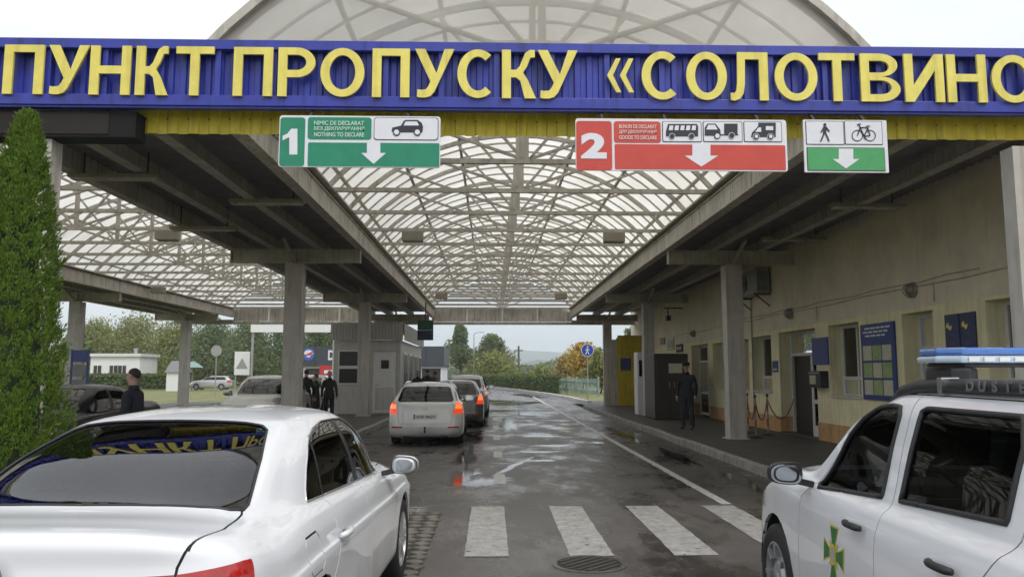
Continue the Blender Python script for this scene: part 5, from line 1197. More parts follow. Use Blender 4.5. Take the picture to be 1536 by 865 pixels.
def build_car(spec, name, label, loc, rz, paint, group=None, lod=1, cat='car'):
    """a car from its control rings, cut into panels, panes, lamps and wheels; local axes: x right, y forwards from the tail, z up"""
    e = empty(name, loc, rz, label, cat, group)
    B = Body(spec['rings'], *((9,6) if lod == 2 else (5,4) if lod == 1 else (4,3)))
    wr = spec['wheel_r']; arch = spec.get('arch', wr*1.10)
    for ya in spec['axles']:
        P = [(ya+arch*math.cos(t), spec.get('wz', wr)+.01+arch*math.sin(t)) for t in [2*math.pi*i/22 for i in range(22)]]
        B.cut('arch', P, 'yz', lambda c, n: c.x > .45)
    for nm, poly, plane, test in spec['cuts']: B.cut(nm, poly, plane, test, only=(0,))
    if lod:
        for pts, plane, test in spec['seams']: B.seam(pts, plane, spec.get('seam_w', .007), test)
        B.flood(spec['seeds'])
    mid = spec['mid']; done = set()
    def put(nm, pname, mat, inset=0, rim=0, parent=e, sides=None):
        if nm in mid:
            me = B.part(nm, mat, both=True, inset=inset, rim=rim)
            if me: return [mo(pname, me, None, parent)]
        else:
            out_ = []
            for sd_ in (1,-1):
                me = B.part(nm, mat, side=sd_, inset=inset, rim=rim)
                if me: out_.append(mo(pname, me, None, parent))
            return out_
        return []
    put('body', 'body', paint, 0, .02); put('seam', 'seam', 'seam', .004)
    pr = {}
    for nm in list(dict.fromkeys(B.names.values())):
        if nm in ('body','seam','arch'): continue
        if nm in spec['panes']: put(nm, spec['panes'][nm][0], spec['panes'][nm][1], .005, .0)
        elif nm in spec['lamps']: put(nm, spec['lamps'][nm][0], spec['lamps'][nm][1], -.002, .02)
        elif nm in spec['black']: put(nm, spec['black'][nm], 'trim_black', .003, 0)
        else: pr[nm] = put(nm, nm.split('|')[-1], paint, 0, .014)
    for nm, mt, rad in spec['trims']:
        for loop, closed in B.outline(nm):
            if len(loop) < 6: continue
            for sg in ((1,-1) if nm not in mid else (1,)):
                L = [Vector((p.x*sg,p.y,p.z)) for p in loop]
                if nm in mid: # half loop: mirror into one
                    L = [p for p in L if p.x > 1e-3 or True]
                if lod == 2: L2 = L
                else: L2 = L[::2]
                G().tube(L2, rad, 6, closed=closed).ob('window_trim', mt, e, smooth=True)
                if nm in mid: G().tube([Vector((-p.x,p.y,p.z)) for p in L2], rad, 6, closed=closed).ob('window_trim', mt, e, smooth=True)
    # arches, floor, wheels
    w2 = spec['half_w']; wz = spec.get('wz', wr)
    for ya in spec['axles']:
        for sg in (1,-1):
            g = G(); ts = [math.pi*i/14 for i in range(15)]; vs = []
            for t in ts: vs += [(sg*(w2-.03), ya+arch*math.cos(t), wz+.01+arch*math.sin(t)), (sg*(w2-.34), ya+arch*math.cos(t), wz+.01+arch*math.sin(t))]
            g.add(vs, [(2*i,2*i+1,2*i+3,2*i+2) for i in range(14)]+[tuple(2*i+1 for i in range(15))]); g.ob('arch_liner', 'interior', e)
            wheel(e, sg*(w2-spec.get('wheel_in', .12)), ya, wr, spec.get('tyre_w', .21), sg, spec.get('rim', 'alloy'), lod)
    a0, a1 = spec['axles']; L_ = spec['L']
    g = G().box(-w2+.36,w2-.36,.12,L_-.15,spec['clear'],spec['clear']+.06).box(-w2+.1,w2-.1,a0+arch+.02,a1-arch-.02,spec['clear']+.01,spec['clear']+.05).box(-w2+.14,w2-.14,.3,a0-arch,spec['clear']+.03,spec['clear']+.07)
    g.ob('underbody', 'interior', e)
    if lod:
        fz = spec['clear']+.12; b0, b1 = spec['cabin']
        G().box(-w2+.36,w2-.36,b0-.3,b1,fz,fz+.05).ob('cabin_floor', 'interior', e)
        G().box(-w2+.2,w2-.2,b1-.12,b1+.25,fz+.3,spec['dash_z']).ob('dashboard', 'interior', e, bevel=.05)
        for sx in (-.37,.37): seat(e, sx, b1-.78, fz+.16); seat(e, sx, b0+.45, fz+.1, head=False)
        G().box(-w2+.25,w2-.25,b0-.45,b0+.1,fz+.2,spec['shelf_z']).ob('parcel_shelf', 'interior', e)
        Mw = Matrix.Translation((-.37,b1-.3,spec['dash_z']-.06)) @ Matrix.Rotation(R(62),4,'X')
        g = G().tube([Mw @ Vector((.185*math.cos(t),.185*math.sin(t),0)) for t in [6.2832*i/24 for i in range(24)]], .016, 8, closed=True)
        g.bar(Mw @ Vector((-.18,0,0)), Mw @ Vector((.18,0,0)), .03, .02).bar(Mw @ Vector((0,0,0)), Mw @ Vector((0,-.18,0)), .03, .02).bar(Mw @ Vector((0,0,0)), Mw @ Vector((0,0,-.2)), .05, .05)
        g.ob('steering_wheel', 'trim_black', e, smooth=40)
    B.bm.free()
    return e, pr
def mirror_unit(parent, x, y, z, sg, paint, s=1.0, glassmat='chrome'):
    """door mirror: shell, glass facing back, arm"""
    g = G(); N_ = 10; rings_ = []
    sec = [(-.02,.62),(.0,.94),(.05,1.0),(.10,.86),(.14,.5),(.155,.12)]
    vs = []
    for yy, k in sec:
        for j in range(20):
            t = 2*math.pi*j/20; cx = math.cos(t); cz = math.sin(t)
            px_ = .13*k*math.copysign(abs(cx)**.65, cx); pz_ = .085*k*math.copysign(abs(cz)**.7, cz)*(1-.18*cx*1)
            vs.append((px_, yy, pz_))
    fs = [(i*20+j, i*20+(j+1) % 20, (i+1)*20+(j+1) % 20, (i+1)*20+j) for i in range(5) for j in range(20)]+[tuple(range(100,120))]
    m_ = empty('door_mirror', (x, y, z)); m_.parent = parent; m_.scale = (sg*s, s, s)
    g.add(vs, fs); g.ob('shell', paint, m_, smooth=50)
    G().add([(v[0]*1.4 if 0 else v[0]*1.42, -.012, v[2]*1.42) for v in vs[:20]], [tuple(range(20))]).ob('glass', glassmat, m_)
    G().add([(v[0]*1.54, -.006, v[2]*1.54) for v in vs[:20]]+[(v[0],v[1],v[2]) for v in vs[20:40]], [tuple(range(19,-1,-1))]+[(j,(j+1) % 20,20+(j+1) % 20,20+j) for j in range(20)]).ob('bezel', 'trim_black', m_)
    G().bar((-.1,.05,-.06), (-.22,.09,-.09), .07, .05).ob('arm', 'trim_black', m_, bevel=.01)
    return m_
def handle_unit(parent, x, y, z, nrm, mat, L=.2, slope=0):
    """pull handle lying on a flank at the point, standing off the skin"""
    sg = 1 if nrm.x > 0 else -1
    g = G(); pts = [Vector((x, y-L/2+L*i/8, z+slope*(-L/2+L*i/8)))+nrm*(.012+.026*math.sin(math.pi*i/8)**.5) for i in range(9)]
    g.tube(pts, [.013]+[.017]*7+[.013], 8); g.ob('handle', mat, parent, smooth=True)
    if mat != 'trim_black': G().add([Vector((x,y+.06*math.cos(t)-.01,z-.008+.03*math.sin(t)))+nrm*.004 for t in [i*.3927 for i in range(16)]], [tuple(range(16))]).ob('handle_recess', 'steel_rim', parent)

def column_rings(xs, ys, zs): return [Vector((x,y,z)) for x, y, z in zip(xs, ys, zs)]
def body_ring(PX, PY, k, dr, df, zs, n_r=5, n_f=5):
    """a ring of the lower body: width factor, tail and nose shifts fading along the flank"""
    r = []
    n = len(PX); wr_ = [1,1,.95,.7,.25]; 
    for j in range(n):
        y = PY[j]+(dr*wr_[j] if j < 5 else 0)+(df*wr_[n-1-j] if n-1-j < 5 else 0); r.append((PX[j]*k if 0 < j < n-1 else 0, y, zs[j] if isinstance(zs, (list,tuple)) else zs))
    return r
# ---------------------------------------------------------------- saloon
PX = [0,.42,.70,.85,.905,.91,.912,.912,.905,.895,.85,.70,.42,0]
PY = [0,.012,.06,.20,.55,1.10,1.75,2.40,3.10,3.81,4.38,4.64,4.75,4.77]
def saloon_rings():
    r = [body_ring(PX,PY,.90,.22,-.12,.20), body_ring(PX,PY,.975,.06,-.03,.27), body_ring(PX,PY,.997,.0,0,.42), body_ring(PX,PY,1.0,.01,.0,[.60]*4+[.60,.61,.61,.61,.60,.60,.58,.56,.56,.56]),
         body_ring(PX,PY,1.0,.03,-.02,[.74,.74,.745,.76,.785,.80,.80,.795,.785,.77,.68,.64,.64,.64]),
         body_ring(PX,PY,.984,.035,-.05,[.80,.80,.805,.805,.812,.82,.82,.814,.803,.79,.72,.67,.66,.66]),
         body_ring(PX,PY,.962,.06,-.09,[.93,.93,.93,.915,.905,.91,.905,.895,.885,.86,.77,.71,.70,.70])]
    r.append(column_rings([0,.40,.64,.765,.815,.838,.85,.855,.85,.80,.70,.58,.38,0], [.075,.085,.125,.26,.58,1.1,1.75,2.4,3.1,3.78,4.25,4.47,4.58,4.61], [1.035,1.03,1.01,.985,.975,.975,.965,.952,.94,.905,.815,.755,.745,.74]))
    r.append(column_rings([0,.39,.615,.725,.77,.805,.825,.832,.822,.74,.63,.53,.36,0], [.38,.39,.42,.50,.72,1.12,1.75,2.4,3.1,3.62,3.92,4.06,4.14,4.16], [1.072,1.066,1.045,1.02,1.005,1.005,.995,.98,.965,.955,.925,.905,.90,.90]))
    r.append(column_rings([0,.38,.575,.675,.73,.778,.802,.812,.80,.71,.62,.50,.34,0], [.70,.705,.73,.80,.98,1.22,1.75,2.4,3.05,3.36,3.50,3.60,3.67,3.70], [1.10,1.095,1.08,1.06,1.045,1.03,1.018,1.0,.985,.985,.985,.985,.98,.975]))
    r.append(column_rings([0,.37,.535,.615,.66,.695,.712,.722,.71,.655,.58,.47,.32,0], [1.10,1.105,1.13,1.19,1.33,1.52,1.9,2.4,2.86,3.06,3.14,3.19,3.23,3.25], [1.275,1.27,1.26,1.25,1.242,1.235,1.232,1.228,1.212,1.20,1.20,1.205,1.21,1.215]))
    r.append(column_rings([0,.35,.49,.555,.585,.605,.617,.622,.612,.575,.52,.43,.30,0], [1.50,1.505,1.525,1.57,1.68,1.82,2.07,2.4,2.63,2.72,2.76,2.78,2.80,2.81], [1.408,1.403,1.392,1.383,1.377,1.377,1.383,1.383,1.37,1.362,1.366,1.378,1.388,1.392]))
    r.append(column_rings([0,.31,.43,.485,.51,.525,.535,.54,.53,.50,.455,.38,.27,0], [1.60,1.605,1.64,1.69,1.76,1.87,2.09,2.4,2.56,2.63,2.66,2.68,2.69,2.70], [1.428,1.424,1.418,1.414,1.412,1.414,1.421,1.421,1.415,1.412,1.413,1.417,1.42,1.421]))
    r.append(column_rings([0,.16,.23,.26,.275,.285,.29,.29,.285,.27,.25,.21,.15,0], [1.80,1.80,1.82,1.85,1.9,1.97,2.13,2.36,2.45,2.50,2.52,2.53,2.54,2.54], [1.452]*14))
    r.append(column_rings([0]*14, [1.97,1.97,1.975,1.98,2.0,2.05,2.15,2.25,2.33,2.36,2.38,2.39,2.4,2.4], [1.462]*14))
    for row, dz in ((4,.5), (5,.7), (6,.9), (7,1), (8,1), (9,1)):
        for j, q in ((5,.015), (6,.03), (7,.04), (8,.05), (9,.03)): p_ = r[row][j]; r[row][j] = (p_[0], p_[1], p_[2]-q*dz)
    for row, dz in ((5,.02), (6,.04), (7,.035), (8,.02), (9,.0)):
        for j in range(4): p_ = r[row][j]; r[row][j] = (p_[0], p_[1], p_[2]+dz)
    for j, dy in ((0,-.10),(1,-.10),(2,-.09),(3,-.06)):
        for row, k in ((9,1),(8,.6),(10,.4)): p_ = r[row][j]; r[row][j] = (p_[0], p_[1]+dy*k, p_[2])
    return r
side = lambda c, n: c.x > .3 and abs(n.x) > .25
flank = lambda c, n: c.x > .3 and c.z < 1.58
tail = lambda c, n: c.y < 1.75
top_ = lambda c, n: n.z > .2
SALOON = dict(rings=saloon_rings(), L=4.77, half_w=.905, wheel_r=.325, axles=(1.10,3.81), clear=.2, cabin=(1.55,3.15), dash_z=.98, shelf_z=1.02, arch=.365, seam_w=.010,
  cuts=[('rear_window', [(0,.615),(.30,.62),(.50,.638),(.61,.67),(.652,.715),(.652,.78),(.59,1.12),(.515,1.43),(.475,1.475),(.38,1.49),(0,1.50)], 'xy', lambda c, n: c.y < 1.62 and n.z > .2 and c.z > 1.04),
        ('windscreen', [(0,.99),(.60,.99),(.64,1.02),(.47,1.365),(.40,1.38),(0,1.39)], 'xz', lambda c, n: c.y > 2.7 and n.y > .15 and c.z > .97),
        ('quarter_window', [(1.27,1.018),(1.55,1.010),(1.68,1.30),(1.60,1.262),(1.44,1.165),(1.32,1.07)], 'yz', side),
        ('rear_side_window', [(1.58,1.009),(2.33,.982),(2.30,1.372),(2.08,1.372),(1.85,1.345),(1.715,1.312)], 'yz', side),
        ('front_side_window', [(2.43,.978),(3.20,.95),(3.25,.97),(3.02,1.15),(2.82,1.275),(2.66,1.345),(2.56,1.365),(2.38,1.37)], 'yz', side),
        ('pillar', [(2.325,.982),(2.435,.978),(2.385,1.372),(2.295,1.372)], 'yz', side), ('quarter_pillar', [(1.55,1.010),(1.582,1.009),(1.717,1.315),(1.678,1.30)], 'yz', side),
        ('tail_lamp_inner', [(.34,.82),(.60,.805),(.63,.948),(.36,.94)], 'xz', lambda c, n: c.y < .5 and n.z < .8),
        ('tail_lamp_outer', [(.608,.805),(.95,.81),(.95,.89),(.90,.94),(.82,.962),(.638,.948)], 'xz', lambda c, n: c.y < .30 and n.z < .8),
        ('headlamp', [(.46,.60),(.95,.63),(.95,.76),(.80,.76),(.44,.70)], 'xz', lambda c, n: c.y > 4.2 and n.z < .85),
        ('grille', [(0,.50),(.40,.50),(.42,.68),(0,.68)], 'xz', lambda c, n: c.y > 4.4 and n.z < .8), ('lower_grille', [(0,.28),(.62,.28),(.60,.42),(0,.42)], 'xz', lambda c, n: c.y > 4.4),
        ('diffuser', [(0,.16),(.75,.16),(.72,.29),(0,.29)], 'xz', lambda c, n: c.y < .5)],
  seams=[([(.40,.60),(.605,.62),(.637,.97),(.665,1.04)], 'xz', lambda c, n: c.y < .45), ([(0,.60),(.40,.60)], 'xz', lambda c, n: c.y < .45), ([(.665,.12),(.69,.40),(.66,.68),(.63,.76)], 'xy', lambda c, n: c.z > .95 and n.z > .4 and c.y < .9),
         ([(1.56,1.005),(1.52,.93),(1.48,.80),(1.43,.70),(1.31,.58)], 'yz', flank), ([(2.36,.98),(2.34,.35)], 'yz', flank), ([(3.28,.95),(3.34,.90),(3.36,.60),(3.33,.35)], 'yz', flank), ([(3.33,.35),(1.40,.35)], 'yz', flank),
         ([(.58,4.44),(.66,4.1),(.70,3.55)], 'xy', lambda c, n: n.z > .35 and c.y > 3.3),
         ([(.93,.905),(1.11,.905),(1.14,.87),(1.14,.76),(1.11,.73),(.93,.73),(.90,.76),(.90,.87),(.93,.905)], 'yz', flank)],
  seeds={'front|door': (.9,2.85,.65), 'rear|door': (.9,1.95,.65), 'boot_lid': (0.1,.04,.88), 'bonnet': (.1,4.1,.9), 'fuel_flap': (.9,1.02,.82)},
  mid=('body','seam','rear_window','windscreen','boot_lid','bonnet','grille','lower_grille','diffuser'),
  panes={'rear_window': ('rear_window','rear_glass'), 'windscreen': ('windscreen','clear_glass'), 'quarter_window': ('quarter_window','car_glass'), 'rear_side_window': ('side_window','car_glass'), 'front_side_window': ('side_window','car_glass')},
  lamps={'tail_lamp_inner': ('tail_lamp','lamp_red'), 'tail_lamp_outer': ('tail_lamp','lamp_red'), 'headlamp': ('headlamp','lamp_clear')}, black={'pillar': 'pillar_trim', 'quarter_pillar': 'pillar_trim', 'grille': 'grille', 'lower_grille': 'lower_grille', 'diffuser': 'diffuser'}, trims=[])
# ---------------------------------------------------------------- estate and sport utility: upright tail
def hatch_rings(L, w, H, belt, hood, nose_z, axr, axf, clear, rake=.30, wind_base=None, roof_w=.60, boxy=1.0, tail_z=.95):
    k = w/.912; x_ = [v*k for v in PX]; y_ = [v*L/4.77 for v in PY]; y_[5] = axr; y_[4] = axr*.5; y_[9] = axf; y_[6] = axr+(axf-axr)*.24; y_[7] = axr+(axf-axr)*.48; y_[8] = axr+(axf-axr)*.75
    wb = wind_base or axf-.42; wt = wb-.80
    x_[3] = w*.95; x_[2] = w*.80
    z1 = clear; bl = belt
    r = [body_ring(x_,y_,.91,.16,-.14,z1), body_ring(x_,y_,.975,.05,-.04,z1+.08), body_ring(x_,y_,.998,0,0,z1+.22), body_ring(x_,y_,1.0,.02,0,[z1+.42]*10+[z1+.38]*4),
         body_ring(x_,y_,.992,.05,-.02,[.80]*10+[nose_z-.13]*4), body_ring(x_,y_,.978,.06,-.05,[bl-.13]*4+[bl-.13,bl-.13,bl-.135,bl-.14,bl-.15,hood-.11,nose_z-.04,nose_z-.06,nose_z-.06,nose_z-.06])]
    def row(xr, yr, zr): return column_rings(xr, yr, zr)
    b = .935*w
    r.append(row([0,.46*k,.72*k,b*.96,b,b,b,b,b*.995,b*.95,.78*k,.62*k,.40*k,0], [.10,.105,.13,.24,axr*.5+.03,axr,y_[6],y_[7],y_[8],axf-.02,L-.50,L-.28,L-.19,L-.16],
        [bl-.03]*4+[bl-.025,bl-.025,bl-.035,bl-.045,bl-.06,hood-.03,nose_z+.03,nose_z,nose_z-.005,nose_z-.01]))
    r.append(row([0,.46*k,.71*k,b*.93,b*.965,b*.965,b*.965,b*.965,b*.955,.80*k,.69*k,.56*k,.37*k,0], [.13,.135,.16,.26,axr*.5+.05,axr,y_[6],y_[7],y_[8]-.02,axf-.16,axf+.10,axf+.18,axf+.24,axf+.26],
        [bl-.005]*4+[bl,bl,bl-.01,bl-.02,bl-.035,hood,hood-.03,hood-.02,hood-.015,hood-.01]))
    r.append(row([0,.45*k,.70*k,b*.90,b*.935,b*.94,b*.94,b*.94,b*.92,.77*k,.68*k,.56*k,.38*k,0], [.16,.165,.19,.29,axr*.5+.08,axr+.01,y_[6],y_[7],y_[8]-.06,wb-.14,wb-.03,wb+.07,wb+.14,wb+.17],
        [bl+.02]*4+[bl+.025,bl+.025,bl+.015,bl+.005,bl-.005,hood+.03,hood+.03,hood+.025,hood+.015,hood+.01]))
    zm = bl+(H-bl)*.52; rw = roof_w
    c1 = (b*.93+rw)/2
    r.append(row([0,.43*k,.64*k,c1*.95,c1*1.0,c1,c1*1.005,c1*1.01,c1*.99,.70*k*.97,.62*k,.51*k,.35*k,0], [.16+rake*.45,.165+rake*.45,.18+rake*.48,.27+rake*.5,axr*.5+.16,axr+.03,y_[6],y_[7],wb-.52,wb-.45,wb-.38,wb-.32,wb-.28,wb-.26],
        [zm]*4+[zm]*4+[zm-.005,zm-.01,zm-.01,zm-.005,zm,zm]))
    zt = H-.095
    r.append(row([0,.40*k,.56*k,rw*.97,rw*1.0,rw*1.01,rw*1.015,rw*1.02,rw,.93*rw,.84*rw,.70*rw,.48*rw,0], [.17+rake*.9,.175+rake*.9,.19+rake*.93,.27+rake*.97,axr*.5+.26,axr+.05,y_[6]-.02,y_[7]-.05,wt-.12,wt-.03,wt+.01,wt+.03,wt+.05,wt+.06],
        [zt+.01,zt+.01,zt,zt-.01,zt-.01,zt-.005,zt,zt,zt-.01,zt-.015,zt-.01,zt,zt+.01,zt+.012]))
    zz = H-.04
    r.append(row([0,.36*k,.49*k,rw*.83,rw*.86,rw*.87,rw*.875,rw*.88,rw*.86,.81*rw,.74*rw,.62*rw,.43*rw,0], [.20+rake*.95,.205+rake*.95,.22+rake,.30+rake,axr*.5+.3,axr+.05,y_[6]-.03,y_[7]-.08,wt-.2,wt-.13,wt-.1,wt-.08,wt-.07,wt-.06], [zz]*14))
    r.append(row([0,.19*k,.26*k,rw*.44,rw*.46,rw*.47,rw*.47,rw*.47,rw*.46,.43*rw,.4*rw,.33*rw,.23*rw,0], [.5+rake,.5+rake,.52+rake,.55+rake,axr*.5+.6,axr+.25,y_[6]-.03,y_[7]-.2,wt-.4,wt-.35,wt-.32,wt-.3,wt-.29,wt-.28], [H-.012]*14))
    ya, yb = .9+rake, wt-.6
    r.append(row([0]*14, [ya,ya,ya,ya+.02,ya+.05,ya+.15,ya+.3,yb-.2,yb-.06,yb-.03,yb,yb,yb,yb], [H]*14))
    return r
tail2 = lambda c, n: c.y < .75 and n.y < -.15
def sp_estate(lit=True):
    r = hatch_rings(4.57,.885,1.47,1.0,.99,.74,1.02,3.62,.2,.42,None,.60)
    return dict(rings=r, L=4.57, half_w=.88, wheel_r=.32, axles=(1.02,3.62), clear=.2, cabin=(1.25,3.0), dash_z=.97, shelf_z=.98,
      cuts=[('rear_window', [(0,1.01),(.60,1.01),(.655,1.05),(.565,1.33),(.51,1.36),(0,1.37)], 'xz', tail2), ('windscreen', [(0,1.0),(.62,1.0),(.66,1.03),(.50,1.345),(.42,1.36),(0,1.37)], 'xz', lambda c, n: c.y > 2.2 and n.y > .15 and c.z > .98),
        ('rear_side_window', [(.62,1.05),(2.13,1.03),(2.12,1.355),(.95,1.35),(.72,1.30)], 'yz', side), ('front_side_window', [(2.22,1.03),(3.0,1.02),(3.04,1.04),(2.75,1.25),(2.52,1.345),(2.2,1.355)], 'yz', side), ('pillar', [(2.13,1.03),(2.22,1.03),(2.2,1.355),(2.12,1.355)], 'yz', side),
        ('tail_lamp_amber', [(.68,.86),(.95,.86),(.95,.96),(.70,.96)], 'xz', lambda c, n: c.y < .42), ('tail_lamp', [(.64,.74),(.95,.74),(.95,.86),(.68,.86)], 'xz', lambda c, n: c.y < .42), ('tail_lamp', [(.70,.96),(.95,.96),(.93,1.02),(.72,1.03)], 'xz', lambda c, n: c.y < .42),
        ('reflector', [(.52,.42),(.78,.42),(.78,.455),(.52,.455)], 'xz', lambda c, n: c.y < .5), ('headlamp', [(.46,.66),(.95,.68),(.95,.80),(.46,.76)], 'xz', lambda c, n: c.y > 3.9 and n.z < .85), ('grille', [(0,.58),(.42,.58),(.44,.73),(0,.73)], 'xz', lambda c, n: c.y > 4.1 and n.z < .8)],
      seams=[([(.62,1.0),(.66,.9),(.635,.72),(.60,.52),(0,.52)], 'xz', lambda c, n: c.y < .5), ([(1.18,1.06),(1.30,.9),(1.32,.70),(1.22,.55)], 'yz', flank), ([(2.17,1.04),(2.16,.33)], 'yz', flank), ([(3.02,1.05),(3.1,1.0),(3.14,.34)], 'yz', flank), ([(3.15,.35),(1.3,.35)], 'yz', flank)],
      seeds={'front|door': (.88,2.6,.65), 'rear|door': (.88,1.8,.65), 'tailgate': (.1,.05,.8)}, mid=('body','seam','rear_window','windscreen','tailgate','grille'),
      panes={'rear_window': ('rear_window','car_glass'), 'windscreen': ('windscreen','clear_glass'), 'rear_side_window': ('side_window','car_glass'), 'front_side_window': ('side_window','car_glass')},
      lamps={'tail_lamp': ('tail_lamp','lamp_red_lit' if lit else 'lamp_red'), 'tail_lamp_amber': ('tail_lamp','lamp_orange_lit' if lit else 'lamp_red'), 'reflector': ('reflector','lamp_red'), 'headlamp': ('headlamp','lamp_clear')}, black={'pillar': 'pillar_trim', 'grille': 'grille'}, trims=[])
def sp_suv(lit=True):
    r = hatch_rings(4.315,.905,1.625,1.06,1.06,.88,.82,3.49,.23,.34,3.16,.64)
    return dict(rings=r, L=4.315, half_w=.905, wheel_r=.345, wz=.345, arch=.40, axles=(.82,3.49), clear=.25, cabin=(1.0,2.75), dash_z=1.06, shelf_z=1.08, rim='steel', tyre_w=.22, seam_w=.008,
      cuts=[('rear_window', [(0,1.12),(.60,1.12),(.64,1.16),(.57,1.46),(0,1.47)], 'xz', tail2), ('windscreen', [(0,1.085),(.64,1.085),(.66,1.12),(.55,1.49),(.46,1.515),(0,1.525)], 'xz', lambda c, n: c.y > 1.9 and n.y > .15 and c.z > 1.07),
        ('rear_side_window', [(1.04,1.14),(1.84,1.09),(1.82,1.49),(1.78,1.505),(1.09,1.505),(1.07,1.485),(1.035,1.40)], 'yz', side), ('front_side_window', [(2.03,1.08),(2.80,1.015),(2.84,1.03),(2.56,1.33),(2.42,1.43),(2.28,1.49),(2.14,1.505),(2.05,1.50),(2.02,1.46)], 'yz', side),
        ('quarter_window', [(.42,1.19),(.86,1.17),(.90,1.47),(.60,1.47),(.48,1.40)], 'yz', side),
        ('headlamp', [(.50,.74),(.95,.76),(.95,.90),(.80,.92),(.46,.88)], 'xz', lambda c, n: c.y > 3.75 and n.z < .85), ('grille', [(0,.72),(.42,.72),(.44,.86),(0,.86)], 'xz', lambda c, n: c.y > 3.8 and n.z < .8), ('lower_grille', [(0,.34),(.62,.34),(.60,.55),(0,.55)], 'xz', lambda c, n: c.y > 3.8), ('tail_lamp', [(.70,.82),(.95,.82),(.95,1.12),(.74,1.12)], 'xz', lambda c, n: c.y < .45),
        ('sill_cladding', [(1.24,.22),(3.07,.22),(3.07,.40),(1.24,.40)], 'yz', side)],
      seams=[([(1.925,1.60),(1.925,1.50),(1.915,1.08),(1.90,.75),(1.86,.42)], 'yz', flank), ([(2.92,1.0),(2.98,.94),(2.985,.42)], 'yz', flank), ([(2.92,1.0),(2.60,1.335),(2.44,1.46),(2.30,1.535),(2.1,1.562),(1.93,1.565)], 'yz', flank), ([(1.92,1.565),(1.05,1.56),(.96,1.52),(.92,1.40),(.94,1.1),(1.10,.85),(1.24,.60),(1.26,.42)], 'yz', flank), ([(2.985,.42),(1.26,.42)], 'yz', flank),
         ([(.70,4.0),(.74,3.5),(.72,3.1)], 'xy', lambda c, n: n.z > .35 and c.y > 3.0)],
      seeds={'front|door': (.9,2.5,.75), 'rear|door': (.9,1.6,.75), 'bonnet': (.1,3.6,1.06)}, mid=('body','seam','rear_window','windscreen','bonnet','grille','lower_grille','tailgate'),
      panes={'rear_window': ('rear_window','car_glass'), 'windscreen': ('windscreen','clear_glass'), 'rear_side_window': ('side_window','suv_glass'), 'front_side_window': ('side_window','suv_glass'), 'quarter_window': ('quarter_window','car_glass')},
      lamps={'headlamp': ('headlamp','lamp_clear'), 'tail_lamp': ('tail_lamp','lamp_red_lit' if lit else 'lamp_red')}, black={'grille': 'grille', 'lower_grille': 'lower_grille', 'sill_cladding': 'sill_cladding'}, trims=[('rear_side_window','trim_black',.013), ('front_side_window','trim_black',.013)])
glass_mat('suv_glass', (.26,.30,.30), .5, 0, 0, 1.48)
# ---------------------------------------------------------------- the cars in place
def emblem_mesh(name, mat, parent, pts, M, th=.0012):
    g = G().prism(pts, 0, th, lambda u,v,d: M @ Vector((u,v,d))); return g.ob(name, mat, parent)
SED_LOC = (-1.765, 2.86, 0); SED_RZ = -R(2.3)
SALOON['trims'] = [('quarter_window+quarter_pillar+rear_side_window+pillar+front_side_window','chrome',.0055), ('rear_window','trim_black',.007)]
sedan, prs = build_car(SALOON, 'white_sedan', 'glossy white sedan seen from behind in the left foreground', SED_LOC, SED_RZ, 'paint_sedan', 'cars at the checkpoint', 2)
for sg in (1,-1):
    mirror_unit(sedan, sg*1.0, 3.10, .995, sg, 'paint_sedan', .78, 'mirror_glass')
for sg, d in zip((1,-1), prs.get('front|door', [])): handle_unit(d, sg*.905, 2.50, .80, Vector((sg,0,.15)).normalized(), 'paint_sedan')
for sg, d in zip((1,-1), prs.get('rear|door', [])): handle_unit(d, sg*.907, 1.55, .815, Vector((sg,0,.15)).normalized(), 'paint_sedan')
pm('rail_print', (.13,.13,.135), .5)
M = Matrix.Translation((0,.03,.955)) @ Matrix.Rotation(R(90+8),4,'X')
G().lathe([(.055,0),(.058,.006),(.05,.009)], 28, M).ob('badge_ring', 'chrome', sedan); G().lathe([(.001,.0095),(.05,.009)], 28, M).ob('badge_field', pm('badge_blue', (.02,.04,.2), .3), sedan)
for a, c in (((-.03,.03),(0,.0)), ((.03,.03),(0,.0)), ((-.038,.005),(-.018,-.036)), ((-.018,-.036),(0,-.002)), ((0,-.002),(.018,-.036)), ((.018,-.036),(.038,.005))):
    G().bar(M @ Vector((a[0],a[1],.011)), M @ Vector((c[0],c[1],.011)), .007, .002, (0,-1,0)).ob('badge_stroke', 'chrome', sedan)
G().box(-.26,.26,-.006,.012,.60,.71).ob('number_plate', 'plate_white', sedan)
